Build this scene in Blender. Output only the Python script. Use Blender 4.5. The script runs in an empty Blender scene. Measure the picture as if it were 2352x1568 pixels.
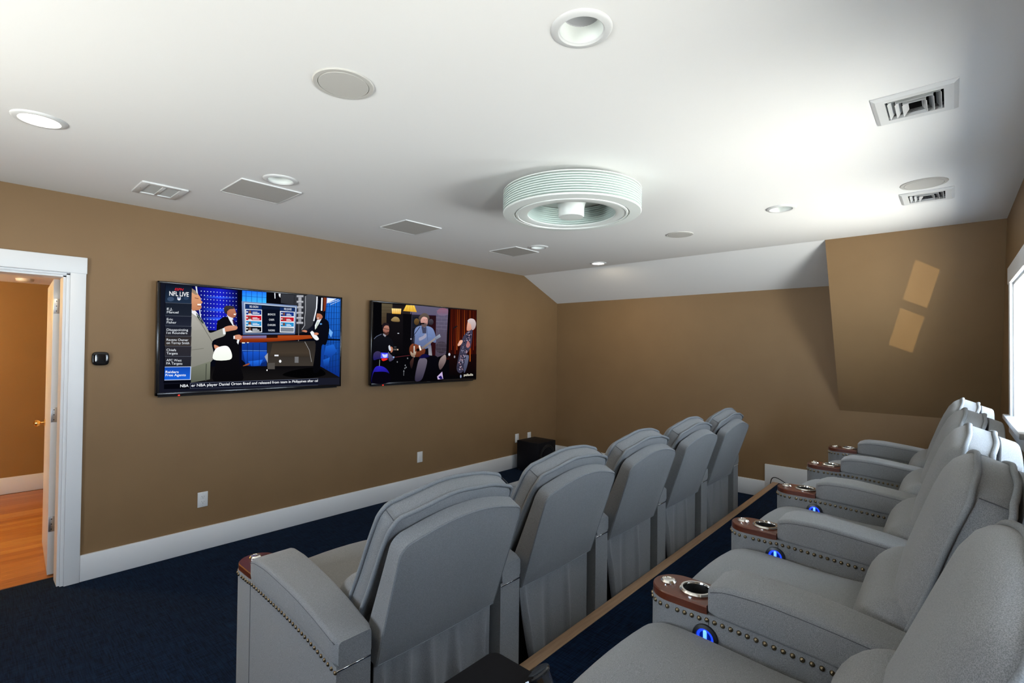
import bpy, bmesh, math, random
from mathutils import Vector, Matrix
random.seed(7)
SC = bpy.context.scene
COL = SC.collection

# ------------------------------------------------------------------ camera
FPX = 1129.276
cam_d = bpy.data.cameras.new('camera')
cam_d.sensor_width = 36.0
cam_d.lens = FPX / 2352 * 36.0
cam_d.clip_start = 0.02
cam = bpy.data.objects.new('camera', cam_d); COL.objects.link(cam)
fw = Vector((0.745495, 0.666366, 0.01389)); rt = Vector((0.66628, -0.745624, 0.010797)); up = Vector((-0.017551, -0.001205, 0.999845))
m = Matrix.Identity(4)
for i in range(3):
    m[i][0], m[i][1], m[i][2] = rt[i], up[i], -fw[i]
m.translation = Vector((0, 0, 1.5887))
cam.matrix_world = m
SC.camera = cam

# ------------------------------------------------------------------ view / world / large lights
vs = SC.view_settings
vs.view_transform = 'Standard'; vs.look = 'None'; vs.exposure = 0.08; vs.gamma = 1.0; vs.use_curve_mapping = False

SKY_STRENGTH = 46.0
w = bpy.data.worlds.new('daylight'); SC.world = w; w.use_nodes = True
nt = w.node_tree; nt.nodes.clear()
wo = nt.nodes.new('ShaderNodeOutputWorld'); bg = nt.nodes.new('ShaderNodeBackground')
tc = nt.nodes.new('ShaderNodeTexCoord'); sp = nt.nodes.new('ShaderNodeSeparateXYZ'); mr = nt.nodes.new('ShaderNodeMapRange'); cr = nt.nodes.new('ShaderNodeValToRGB')
nt.links.new(tc.outputs['Generated'], sp.inputs[0]); nt.links.new(sp.outputs['Z'], mr.inputs['Value'])
mr.inputs['From Min'].default_value = -1; mr.inputs['From Max'].default_value = 1
nt.links.new(mr.outputs[0], cr.inputs[0])
e = cr.color_ramp.elements
e[0].position = 0.0; e[0].color = (1.0, 0.945, 0.85, 1)          # sunlit ground
e[1].position = 1.0; e[1].color = (0.10, 0.145, 0.23, 1)          # zenith
a = e.new(0.24); a.color = (1.0, 0.95, 0.86, 1)
a = e.new(0.40); a.color = (0.88, 0.91, 0.94, 1)
a = e.new(0.485); a.color = (0.70, 0.77, 0.85, 1)      # hazy distance
a = e.new(0.515); a.color = (0.40, 0.46, 0.55, 1)
nt.links.new(cr.outputs[0], bg.inputs[0]); bg.inputs[1].default_value = SKY_STRENGTH
nt.links.new(bg.outputs[0], wo.inputs[0])

# room dimensions
H = 2.58; D = 4.348; XF = 5.86; XS = 5.0915; YR = -0.306; XB = -1.6; ZK = 2.252; ZP = 0.996; YP = 0.835; RIS = 0.18
WINS = [(3.74, 4.62), (2.20, 2.95), (0.40, 1.00)]; WZ0, WZ1 = 1.175, 2.062; TW = 0.32
BY0, BY1, BZ0, BZ1 = 1.45, 2.45, 0.85, 2.06                       # window in the wall behind the camera

for i, (a0, a1) in enumerate(WINS):                              # portals guide the daylight through the windows
    ld = bpy.data.lights.new('window_portal', 'AREA'); ld.shape = 'RECTANGLE'; ld.size = a1 - a0; ld.size_y = WZ1 - WZ0
    ld.cycles.is_portal = True
    lo = bpy.data.objects.new('window_portal', ld); COL.objects.link(lo)
    lo.location = ((a0 + a1) / 2, YR - 0.20, (WZ0 + WZ1) / 2); lo.rotation_euler = (math.radians(90), 0, 0)

ld = bpy.data.lights.new('window_portal', 'AREA'); ld.shape = 'RECTANGLE'; ld.size = BZ1 - BZ0; ld.size_y = BY1 - BY0; ld.cycles.is_portal = True
lo = bpy.data.objects.new('window_portal', ld); COL.objects.link(lo)
lo.location = (XB - .12, (BY0 + BY1) / 2, (BZ0 + BZ1) / 2); lo.rotation_euler = (0, math.radians(-90), 0)

# sun glint thrown up into the far window from outside
gl = bpy.data.lights.new('sun_glint', 'SPOT'); gl.energy = 3600; gl.color = (1.0, 0.80, 0.42); gl.shadow_soft_size = 0.012
gl.spot_size = math.radians(4.6); gl.spot_blend = 0.0
go = bpy.data.objects.new('sun_glint', gl); COL.objects.link(go)
gdir = Vector((1, 0.58, 0.30)).normalized(); gtarget = Vector((5.376, 0.255, 1.985))
go.location = gtarget - gdir * 11.0
go.rotation_euler = gdir.to_track_quat('-Z', 'Y').to_euler()

sn = bpy.data.lights.new('sun', 'SUN'); sn.energy = 2.5; sn.color = (1.0, 0.90, 0.72); sn.angle = math.radians(3)
sno = bpy.data.objects.new('sun', sn); COL.objects.link(sno)
sno.rotation_euler = Vector((-1.45, 1.0, -1.6)).to_track_quat('-Z', 'Y').to_euler()

# ------------------------------------------------------------------ helpers
def S(c):
    def f(v):
        v /= 255.0
        return v / 12.92 if v <= 0.04045 else ((v + 0.055) / 1.055) ** 2.4
    return tuple(f(v) for v in c)

MATS = {}
def mat(name, col, rough=0.6, metal=0.0, noise=None, bump=None, spec=0.5, emit=None, coat=0.0, sheen=0.0):
    """noise=(scale, colour2, detail, contrast) ; bump=(scale, strength, distance)"""
    m = bpy.data.materials.new(name); m.use_nodes = True; MATS[name] = m
    nt = m.node_tree; b = nt.nodes['Principled BSDF']
    b.inputs['Base Color'].default_value = (*col, 1); b.inputs['Roughness'].default_value = rough
    b.inputs['Metallic'].default_value = metal; b.inputs['Specular IOR Level'].default_value = spec
    b.inputs['Coat Weight'].default_value = coat; b.inputs['Sheen Weight'].default_value = sheen
    if emit:
        b.inputs['Emission Color'].default_value = (*emit[0], 1); b.inputs['Emission Strength'].default_value = emit[1]
    tcn = nt.nodes.new('ShaderNodeTexCoord')
    if noise:
        n = nt.nodes.new('ShaderNodeTexNoise'); n.inputs['Scale'].default_value = noise[0]; n.inputs['Detail'].default_value = noise[2]
        nt.links.new(tcn.outputs['Object'], n.inputs['Vector'])
        r = nt.nodes.new('ShaderNodeValToRGB'); c = noise[3]
        r.color_ramp.elements[0].position = 0.5 - c; r.color_ramp.elements[1].position = 0.5 + c
        r.color_ramp.elements[0].color = (*col, 1); r.color_ramp.elements[1].color = (*noise[1], 1)
        nt.links.new(n.outputs[0], r.inputs[0]); nt.links.new(r.outputs[0], b.inputs['Base Color'])
    if bump:
        n = nt.nodes.new('ShaderNodeTexNoise'); n.inputs['Scale'].default_value = bump[0]; n.inputs['Detail'].default_value = 3
        nt.links.new(tcn.outputs['Object'], n.inputs['Vector'])
        bn = nt.nodes.new('ShaderNodeBump'); bn.inputs['Strength'].default_value = bump[1]; bn.inputs['Distance'].default_value = bump[2]
        nt.links.new(n.outputs[0], bn.inputs['Height']); nt.links.new(bn.outputs[0], b.inputs['Normal'])
    return m

BROWN = (0.205, 0.124, 0.057)
mat('paint_brown', BROWN, 0.55, noise=(3.0, (0.222, 0.136, 0.063), 2, 0.3), bump=(260, 0.06, 0.002), spec=0.35)
mat('paint_hall', (0.23, 0.120, 0.032), 0.55, noise=(3.0, (0.25, 0.132, 0.036), 2, 0.3), spec=0.35)
mat('paint_ceiling', (0.82, 0.82, 0.81), 0.75, bump=(300, 0.04, 0.002), spec=0.25)
mat('paint_white', (0.68, 0.69, 0.69), 0.38, spec=0.5)
mat('trim_white', (0.70, 0.72, 0.74), 0.4)
mat('plastic_white', (0.66, 0.67, 0.67), 0.4)
mat('grille_grey', (0.50, 0.49, 0.46), 0.7, bump=(900, 0.3, 0.001))
mat('fan_white', (0.76, 0.80, 0.77), 0.4)
mat('fan_blade', (0.70, 0.79, 0.755), 0.45)
mat('fabric', (0.138, 0.142, 0.146), 0.95, noise=(620, (0.236, 0.241, 0.245), 2, 0.14), bump=(900, 0.25, 0.0012), spec=0.1, sheen=0.15)
mat('piping', (0.15, 0.158, 0.166), 0.95, noise=(500, (0.23, 0.242, 0.25), 2, 0.2), spec=0.1)
mat('seam', (0.06, 0.063, 0.068), 0.9)
mat('chrome', (0.82, 0.80, 0.76), 0.16, 1.0)
mat('steel_dull', (0.55, 0.55, 0.55), 0.35, 1.0)
mat('nail_brass', (0.20, 0.155, 0.095), 0.30, 1.0)
mat('black_gloss', (0.006, 0.006, 0.007), 0.08, spec=0.6)
mat('black_plastic', (0.010, 0.010, 0.011), 0.35)
mat('black_satin', (0.006, 0.006, 0.008), 0.5, spec=0.15)
mat('tray_black', (0.004, 0.004, 0.005), 0.55, spec=0.06)
mat('black_hole', (0.002, 0.002, 0.003), 0.6)
mat('tv_frame', (0.006, 0.006, 0.008), 0.18)
mat('blue_lens', (0.0, 0.02, 0.2), 0.2, emit=((0.01, 0.05, 1.0), 1.3))
mat('blue_core', (0.2, 0.4, 1.0), 0.2, emit=((0.06, 0.20, 1.0), 2.6))
mat('blue_dim', (0.0, 0.01, 0.08), 0.2, emit=((0.0, 0.02, 0.5), 0.25))
mat('lamp_on', (1, 1, 1), 0.4, emit=((1.0, 0.90, 0.76), 14.0))
mat('lamp_off', (0.40, 0.40, 0.42), 0.5)
mat('frosted', (0.62, 0.66, 0.66), 0.5)
mat('dark_metal', (0.03, 0.032, 0.036), 0.4, 0.6)
mat('brass', (0.75, 0.45, 0.14), 0.2, 1.0)
mat('led_red', (0.3, 0, 0), 0.4, emit=((1, 0.02, 0.01), 3))
mat('void', (0.004, 0.004, 0.005), 0.9)

def wood_mat(name, c1, c2, scale, axis, rough, coat=0.0):
    m = mat(name, c1, rough, coat=coat); nt = m.node_tree; b = nt.nodes['Principled BSDF']
    tcn = nt.nodes.new('ShaderNodeTexCoord'); mp = nt.nodes.new('ShaderNodeMapping')
    s = [scale, scale, scale]; s[axis] = scale * 0.06; mp.inputs['Scale'].default_value = s
    n = nt.nodes.new('ShaderNodeTexNoise'); n.inputs['Scale'].default_value = 1.0; n.inputs['Detail'].default_value = 5; n.inputs['Roughness'].default_value = 0.6
    oi = nt.nodes.new('ShaderNodeObjectInfo'); ad = nt.nodes.new('ShaderNodeVectorMath'); ml = nt.nodes.new('ShaderNodeMath'); ml.operation = 'MULTIPLY'; ml.inputs[1].default_value = 30
    nt.links.new(oi.outputs['Random'], ml.inputs[0]); nt.links.new(tcn.outputs['Object'], mp.inputs[0]); nt.links.new(mp.outputs[0], ad.inputs[0]); nt.links.new(ml.outputs[0], ad.inputs[1])
    nt.links.new(ad.outputs[0], n.inputs['Vector'])
    r = nt.nodes.new('ShaderNodeValToRGB'); r.color_ramp.elements[0].position = 0.3; r.color_ramp.elements[1].position = 0.7
    r.color_ramp.elements[0].color = (*c1, 1); r.color_ramp.elements[1].color = (*c2, 1)
    nt.links.new(n.outputs[0], r.inputs[0]); nt.links.new(r.outputs[0], b.inputs['Base Color'])
wood_mat('oak_strip', (0.30, 0.175, 0.095), (0.41, 0.26, 0.15), 70, 0, 0.5)
wood_mat('mahogany', (0.058, 0.010, 0.003), (0.098, 0.019, 0.005), 40, 1, 0.30, 0.12)
for k, (c1, c2) in enumerate((((0.36, 0.13, 0.035), (0.46, 0.19, 0.05)), ((0.30, 0.10, 0.028), (0.40, 0.15, 0.04)), ((0.44, 0.19, 0.05), (0.52, 0.25, 0.07)))):
    wood_mat('hall_board%d' % k, c1, c2, 45, 0, 0.35)

def carpet():
    m = mat('carpet_navy', (0.004, 0.012, 0.034), 0.95, spec=0.1); nt = m.node_tree; b = nt.nodes['Principled BSDF']
    tcn = nt.nodes.new('ShaderNodeTexCoord')
    def stretch(sx, sy):
        mp = nt.nodes.new('ShaderNodeMapping'); mp.inputs['Scale'].default_value = (sx, sy, 1)
        n = nt.nodes.new('ShaderNodeTexNoise'); n.inputs['Scale'].default_value = 1; n.inputs['Detail'].default_value = 4; n.inputs['Roughness'].default_value = 0.65
        nt.links.new(tcn.outputs['Object'], mp.inputs[0]); nt.links.new(mp.outputs[0], n.inputs['Vector']); return n
    a = stretch(160, 9); c = stretch(9, 160)
    mx = nt.nodes.new('ShaderNodeMath'); mx.operation = 'MULTIPLY'
    nt.links.new(a.outputs[0], mx.inputs[0]); nt.links.new(c.outputs[0], mx.inputs[1])
    r = nt.nodes.new('ShaderNodeValToRGB'); r.color_ramp.elements[0].position = 0.15; r.color_ramp.elements[1].position = 0.38
    r.color_ramp.elements[0].color = (0.0012, 0.0036, 0.0105, 1); r.color_ramp.elements[1].color = (0.0055, 0.019, 0.050, 1)
    nt.links.new(mx.outputs[0], r.inputs[0]); nt.links.new(r.outputs[0], b.inputs['Base Color'])
    bn = nt.nodes.new('ShaderNodeBump'); bn.inputs['Strength'].default_value = 0.6; bn.inputs['Distance'].default_value = 0.004
    nt.links.new(mx.outputs[0], bn.inputs['Height']); nt.links.new(bn.outputs[0], b.inputs['Normal'])
carpet()

def glass_mat(name, tint, refl=0.08, alpha=0.0):
    m = bpy.data.materials.new(name); m.use_nodes = True; MATS[name] = m
    nt = m.node_tree; nt.nodes.clear(); o = nt.nodes.new('ShaderNodeOutputMaterial')
    t = nt.nodes.new('ShaderNodeBsdfTransparent'); t.inputs[0].default_value = (*tint, 1)
    g = nt.nodes.new('ShaderNodeBsdfGlossy'); g.inputs['Roughness'].default_value = 0.02
    mx = nt.nodes.new('ShaderNodeMixShader'); mx.inputs[0].default_value = refl
    nt.links.new(t.outputs[0], mx.inputs[1]); nt.links.new(g.outputs[0], mx.inputs[2]); nt.links.new(mx.outputs[0], o.inputs[0])
glass_mat('window_glass', (0.96, 0.98, 0.98), 0.04)
glass_mat('clear_plastic', (0.72, 0.76, 0.80), 0.12)

class MB:
    def __init__(s): s.v = []; s.f = []
    def add(s, vs_, fs):
        o = len(s.v); s.v += [tuple(p) for p in vs_]; s.f += [tuple(i + o for i in f) for f in fs]
    def box(s, x0, x1, y0, y1, z0, z1):
        s.add([(x0,y0,z0),(x1,y0,z0),(x1,y1,z0),(x0,y1,z0),(x0,y0,z1),(x1,y0,z1),(x1,y1,z1),(x0,y1,z1)],
              [(0,3,2,1),(4,5,6,7),(0,1,5,4),(1,2,6,5),(2,3,7,6),(3,0,4,7)]); return s
    def loft(s, rings, closed=False, cap=True):
        n = len(rings[0]); o = len(s.v)
        for r in rings: s.v += [tuple(p) for p in r]
        k = len(rings)
        for i in range(k if closed else k - 1):
            a = o + i * n; b = o + ((i + 1) % k) * n
            for j in range(n):
                j2 = (j + 1) % n; s.f.append((a + j, a + j2, b + j2, b + j))
        if cap and not closed:
            s.f.append(tuple(o + j for j in reversed(range(n)))); s.f.append(tuple(o + (k - 1) * n + j for j in range(n)))
        return s
    def lathe(s, prof, seg=32, c=(0, 0, 0), closed=False, cap=False):
        rings = []
        for r, z in prof:
            rings.append([(c[0] + r * math.cos(2*math.pi*j/seg), c[1] + r * math.sin(2*math.pi*j/seg), c[2] + z) for j in range(seg)])
        return s.loft(rings, closed, cap)
    def tube(s, path, r, closed=False, seg=6):
        path = [Vector(p) for p in path]; n = len(path); rings = []
        ref = None
        for i, p in enumerate(path):
            if closed: t = path[(i+1) % n] - path[i-1]
            else: t = path[min(i+1, n-1)] - path[max(i-1, 0)]
            t.normalize()
            if ref is None:
                ref = Vector((0,0,1)) if abs(t.z) < 0.9 else Vector((1,0,0))
            a = ref - t * ref.dot(t)
            if a.length < 1e-4: a = t.orthogonal()
            a.normalize(); b = t.cross(a); ref = a
            rings.append([p + r * (math.cos(2*math.pi*j/seg) * a + math.sin(2*math.pi*j/seg) * b) for j in range(seg)])
        return s.loft(rings, closed, True)
    def move(s, dx=0, dy=0, dz=0):
        s.v = [(x+dx, y+dy, z+dz) for x, y, z in s.v]; return s
    def map(s, fn): s.v = [tuple(fn(*p)) for p in s.v]; return s
    def mesh(s, name, mt, smooth=40):
        me = bpy.data.meshes.new(name); me.from_pydata(s.v, [], s.f); 
        bm = bmesh.new(); bm.from_mesh(me); bmesh.ops.recalc_face_normals(bm, faces=bm.faces); bm.to_mesh(me); bm.free()
        me.materials.append(MATS[mt])
        if smooth:
            me.polygons.foreach_set('use_smooth', [True] * len(me.polygons)); me.set_sharp_from_angle(angle=math.radians(smooth))
        return me
    def build(s, name, mt, parent=None, smooth=40):
        return link(name, s.mesh(name, mt, smooth), parent)

def link(name, me, parent=None, loc=None):
    o = bpy.data.objects.new(name, me); COL.objects.link(o)
    if parent: o.parent = parent
    if loc: o.location = loc
    return o
def tag(o, label, cat, group=None):
    o['label'] = label; o['category'] = cat
    if group: o['group'] = group
    return o
def struct(o): o['kind'] = 'structure'; return o
def thing(name, label, cat, loc=(0,0,0), group=None):
    o = bpy.data.objects.new(name, None); COL.objects.link(o); o.location = loc; o.empty_display_size = 0.1
    return tag(o, label, cat, group)
def copy_tree(o, parent=None):
    c = o.copy(); COL.objects.link(c); c.parent = parent
    for ch in [k for k in bpy.data.objects if k.parent == o]: copy_tree(ch, c)
    return c
def bbox(x0, x1, y0, y1, z0, z1, r=0.003, seg=2):
    bm = bmesh.new(); bmesh.ops.create_cube(bm, size=1)
    for v in bm.verts: v.co = ((x0+x1)/2 + v.co.x*(x1-x0), (y0+y1)/2 + v.co.y*(y1-y0), (z0+z1)/2 + v.co.z*(z1-z0))
    bmesh.ops.bevel(bm, geom=list(bm.edges), offset=r, segments=seg, affect='EDGES', profile=0.5)
    mb = MB(); bm.verts.index_update(); mb.add([tuple(v.co) for v in bm.verts], [tuple(v.index for v in f.verts) for f in bm.faces]); bm.free()
    return mb

# ------------------------------------------------------------------ structure
T = 0.21                                                          # wall thickness at the door
struct(MB().box(XB, XF, 1.40, D + T, -0.15, 0.0).build('floor', 'carpet_navy', smooth=0))
struct(MB().box(XB, XF, YR, 1.376, -0.15, RIS).build('floor_riser', 'carpet_navy', smooth=0))
struct(bbox(XB, XF - 0.012, 1.376, 1.437, -0.02, RIS + 0.003, 0.004).build('trim_1', 'oak_strip'))

DO0, DO1, DZ = -0.42, 0.470, 2.060                                # door rough opening
wl = MB().box(XB - .2, DO0, D, D + T, -.15, H + .1).box(DO0, DO1, D, D + T, DZ, H + .1).box(DO1, XF + .2, D, D + T, -.15, H + .1)
struct(wl.build('wall_left', 'paint_brown', smooth=0))
struct(MB().box(XF, XF + .2, YR - .3, D + T, -.15, H + .3).build('wall_far', 'paint_brown', smooth=0))
struct(MB().box(XB - .2, XB, YR - .35, BY0, -.15, H + .3).box(XB - .2, XB, BY1, D + T, -.15, H + .3).box(XB - .2, XB, BY0, BY1, -.15, BZ0).box(XB - .2, XB, BY0, BY1, BZ1, H + .3).build('wall_back', 'paint_brown', smooth=0))
wr = MB()
xs = sorted(WINS); px0 = XB
for a0, a1 in xs:
    wr.box(px0, a0, YR - TW, YR, -.15, H + .1); wr.box(a0, a1, YR - TW, YR, -.15, WZ0); wr.box(a0, a1, YR - TW, YR, WZ1, H + .1); px0 = a1
wr.box(px0, XF, YR - TW, YR, -.15, H + .1)
struct(wr.build('wall_right', 'paint_brown', smooth=0))
# sloped brown wall by the window wall
pw = MB(); A0 = (XS, H + .02); B0 = (XF + .01, ZP)
pw.add([(XS - .008, YP, H + .01), (XF + .02, YP, H + .01), (XF + .005, YP, ZP), (XS - .008, YR, H + .01), (XF + .02, YR, H + .01), (XF + .005, YR, ZP)],
       [(0, 1, 2), (3, 5, 4), (0, 2, 5, 3), (0, 3, 4, 1), (1, 4, 5, 2)])
struct(pw.build('wall_sloped', 'paint_brown', smooth=0))
# white sloped ceiling along the far wall
sc_ = MB(); sc_.add([(XS, YP + .0, H), (XF + .01, YP, ZK), (XF + .01, D + .01, ZK), (XS, D + .01, H), (XS, YP, H + .1), (XF + .01, YP, H + .1), (XF + .01, D + .01, H + .1), (XS, D + .01, H + .1)],
                    [(0,1,2,3),(4,7,6,5),(0,4,5,1),(1,5,6,2),(2,6,7,3),(3,7,4,0)])
struct(sc_.build('ceiling_slope', 'paint_ceiling', smooth=0))

CANS = [(1.263, 0.854, 0), (0.212, 3.011, 1), (1.250, 2.985, 0), (3.734, 3.005, 0), (4.865, 3.031, 1), (3.771, 0.880, 0)]
VENTS = [(2.508, 0.108), (4.045, 0.115)]
bm = bmesh.new(); edges = []
def loop(pts):
    vv = [bm.verts.new((x, y, H)) for x, y in pts]
    for i in range(len(vv)): edges.append(bm.edges.new((vv[i], vv[(i + 1) % len(vv)])))
loop([(XB, YR), (XS, YR), (XS, D), (XB, D)])
for x, y, on in CANS: loop([(x + .068 * math.cos(t * math.pi / 16), y + .068 * math.sin(t * math.pi / 16)) for t in range(32)])
for x, y in VENTS: loop([(x - .10, y - .092), (x + .10, y - .092), (x + .10, y + .092), (x - .10, y + .092)])
bmesh.ops.triangle_fill(bm, use_beauty=True, use_dissolve=False, edges=edges)
for f in bm.faces:
    if f.normal.z > 0: f.normal_flip()
mb = MB(); bm.verts.index_update(); mb.add([tuple(v.co) for v in bm.verts], [tuple(v.index for v in f.verts) for f in bm.faces]); bm.free()
mb.box(XB - .2, XF + .2, YR - .3, D + T, H + .30, H + .4)  # unseen slab above the ceiling, added to block world light
struct(mb.build('ceiling', 'paint_ceiling', smooth=0))

# baseboards
HB = 0.174
struct(bbox(0.549, XF, D - .018, D + .004, 0, HB, .003).build('baseboard_left', 'trim_white'))
b = bbox(XF - .018, XF + .004, 1.515, D - .016, 0, HB, .003)
bb = bbox(XF - .019, XF + .004, YR, 1.516, 0.0, RIS + .182, .003); b.add(bb.v, bb.f)
struct(b.build('baseboard_far', 'trim_white'))

# ------------------------------------------------------------------ door, casing, hall
cs = bbox(0.469, 0.549, D - .022, D + .004, 0, 2.057, .003)
for q in (bbox(DO0 - .06, DO0 + .02, D - .022, D + .004, 0, 2.057, .003), bbox(DO0 - .075, 0.553, D - .026, D + .004, 2.055, 2.164, .003)): cs.add(q.v, q.f)
struct(cs.build('trim_2', 'trim_white'))
jb = MB().box(0.452, 0.4705, D - .005, D + T + .005, 0, 2.05).box(0.438, 0.453, D + .015, D + .16, 0, 2.036)
jb.box(DO0 - .001, DO0 + .018, D - .005, D + T + .005, 0, 2.05).box(DO0, .4705, D - .005, D + T + .005, 2.042, 2.0605).box(DO0, .4705, D + .015, D + .16, 2.028, 2.043)
struct(jb.build('trim_3', 'trim_white', smooth=0))

HY = 7.42; HC = 2.232
hw_ = MB().box(-2.2, 2.0, HY, HY + .1, -.1, HC + .1)
struct(hw_.build('wall_hall', 'paint_hall', smooth=0))
hs = MB().box(-2.2, -2.1, D + T, HY, -.1, HC + .1).box(1.30, 1.40, D + T, HY, -.1, HC + .1)
struct(hs.build('wall_hall_sides', 'paint_hall', smooth=0))
struct(MB().box(-2.2, 2.0, D + T, HY + .1, HC, HC + .1).build('ceiling_hall', 'paint_ceiling', smooth=0))
struct(bbox(-2.1, 1.3, HY - .018, HY + .01, 0, .172, .003).build('baseboard_hall', 'trim_white'))
hf = struct(MB().box(-2.2, 2.0, D + T + .0, HY, -.15, -.012).build('floor_hall', 'hall_board1', smooth=0))
bme = [bbox(-.5, 1.29, 0, .0815, -.012, .001, .0012, 1).mesh('plank', 'hall_board%d' % k) for k in range(3)]
y = D + .222; k = 0
while y < HY - .09:
    o = link('plank', random.choice((bme[0], bme[0], bme[1], bme[1], bme[2])), hf, (random.uniform(-.15, 0), y, 0)); y += .0825
sd = MB().lathe([(0, -.035), (.045, -.035), (.065, -.022), (.07, 0), (0, 0)], 28)
so = tag(sd.build('smoke_detector', 'plastic_white'), 'round white smoke detector on the hallway ceiling', 'smoke detector'); so.location = (.41, 6.92, HC)
hl = bpy.data.lights.new('hall_lamp', 'POINT'); hl.shadow_soft_size = .08; hl.energy = 72; hl.color = (1.0, .56, .08)
hlo = bpy.data.objects.new('hall_lamp', hl); COL.objects.link(hlo); hlo.location = (-.85, 6.1, HC - .15)

# open door
DW, DT = .80, .036
dr = thing('door', 'white hallway door standing open, seen by its hinge edge', 'door', (.448, D + T + .03, 0))
dr.rotation_euler = (0, 0, math.radians(87.2))                    # slab runs along local +x
dr['kind'] = 'structure'
bbox(0, DW, 0, DT, .012, 2.03, .002).build('door_slab', 'paint_white', dr)
for hz in (1.845, 1.10, .355):
    hg = bbox(-.004, .0005, .0035, .0335, hz - .05, hz + .05, .0015).build('hinge', 'steel_dull', dr)
    MB().lathe([(.0055, -.05), (.0055, .05)], 10, (-.001, -.004, hz), cap=True).build('hinge_pin', 'steel_dull', hg)
    for dz in (-.034, 0, .034):
        q = MB().lathe([(0, -.001), (.0035, -.001), (.0035, .001), (0, .001)], 8).map(lambda x, y_, z: (z - .0045, y_ + .019, x + hz + dz)).build('screw', 'dark_metal', hg)
kn = MB().lathe([(0, 0), (.027, 0), (.027, .006), (.010, .008), (.009, .026), (.020, .034), (.027, .046), (.024, .058), (.012, .066), (0, .067)], 20)
kn.map(lambda x, y_, z: (DW - .07 + x, DT + z, .965 + y_)).build('door_knob', 'brass', dr)

# ------------------------------------------------------------------ windows in the right wall
for i, (a0, a1) in enumerate(WINS):
    wn = bpy.data.objects.new('window_%d' % (i + 1), None); COL.objects.link(wn); struct(wn)
    cw = .095
    c = bbox(a0 - cw, a0 + .005, YR - .004, YR + .018, WZ0, WZ1, .003)
    for q in (bbox(a1 - .005, a1 + cw, YR - .004, YR + .018, WZ0, WZ1, .003), bbox(a0 - cw - .01, a1 + cw + .01, YR - .004, YR + .022, WZ1 - .005, WZ1 + .105, .003)): c.add(q.v, q.f)
    c.build('casing', 'trim_white', wn)
    s_ = bbox(a0 - cw - .02, a1 + cw + .02, YR - .10, YR + .048, WZ0 - .028, WZ0 + .004, .005); s_.build('sill', 'trim_white', wn)
    bbox(a0 - cw, a1 + cw, YR - .004, YR + .018, WZ0 - .115, WZ0 - .027, .003).build('apron', 'trim_white', wn)
    f_ = MB().box(a0 - .001, a0 + .02, YR - TW, YR, WZ0, WZ1).box(a1 - .02, a1 + .001, YR - TW, YR, WZ0, WZ1).box(a0, a1, YR - TW, YR, WZ1 - .02, WZ1 + .001).box(a0, a1, YR - TW, YR - .10, WZ0 - .001, WZ0 + .02)
    f_.build('frame', 'trim_white', wn, 0)
    zm = (WZ0 + WZ1) / 2
    for (z0, z1, yy) in ((WZ0 + .02, zm + .016, YR - .13), (zm - .016, WZ1 - .02, YR - .165)):
        sx = MB().box(a0 + .02, a0 + .062, yy, yy + .03, z0, z1).box(a1 - .062, a1 - .02, yy, yy + .03, z0, z1).box(a0 + .06, a1 - .06, yy, yy + .03, z0, z0 + .034).box(a0 + .06, a1 - .06, yy, yy + .03, z1 - .034, z1)
        so_ = sx.build('sash', 'trim_white', wn, 0)
        MB().box(a0 + .06, a1 - .06, yy + .012, yy + .016, z0 + .03, z1 - .03).build('pane', 'window_glass', so_, 0)

# window behind the camera
wn = bpy.data.objects.new('window_5', None); COL.objects.link(wn); struct(wn)
c = bbox(XB - .004, XB + .018, BY0 - .095, BY0 + .005, BZ0, BZ1, .003)
for q in (bbox(XB - .004, XB + .018, BY1 - .005, BY1 + .095, BZ0, BZ1, .003), bbox(XB - .004, XB + .022, BY0 - .1, BY1 + .1, BZ1 - .005, BZ1 + .105, .003)): c.add(q.v, q.f)
c.build('casing', 'trim_white', wn); bbox(XB - .1, XB + .045, BY0 - .11, BY1 + .11, BZ0 - .028, BZ0 + .004, .004).build('sill', 'trim_white', wn)
ym = (BY0 + BY1) / 2
for y0_, y1_ in ((BY0, ym), (ym, BY1)):
    sx = MB().box(XB - .15, XB - .12, y0_, y0_ + .045, BZ0, BZ1).box(XB - .15, XB - .12, y1_ - .045, y1_, BZ0, BZ1).box(XB - .15, XB - .12, y0_, y1_, BZ0, BZ0 + .05).box(XB - .15, XB - .12, y0_, y1_, BZ1 - .045, BZ1).box(XB - .15, XB - .12, y0_, y1_, (BZ0 + BZ1) / 2 - .02, (BZ0 + BZ1) / 2 + .02)
    so_ = sx.build('sash', 'trim_white', wn, 0); MB().box(XB - .138, XB - .134, y0_ + .04, y1_ - .04, BZ0 + .04, BZ1 - .04).build('pane', 'window_glass', so_, 0)

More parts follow.
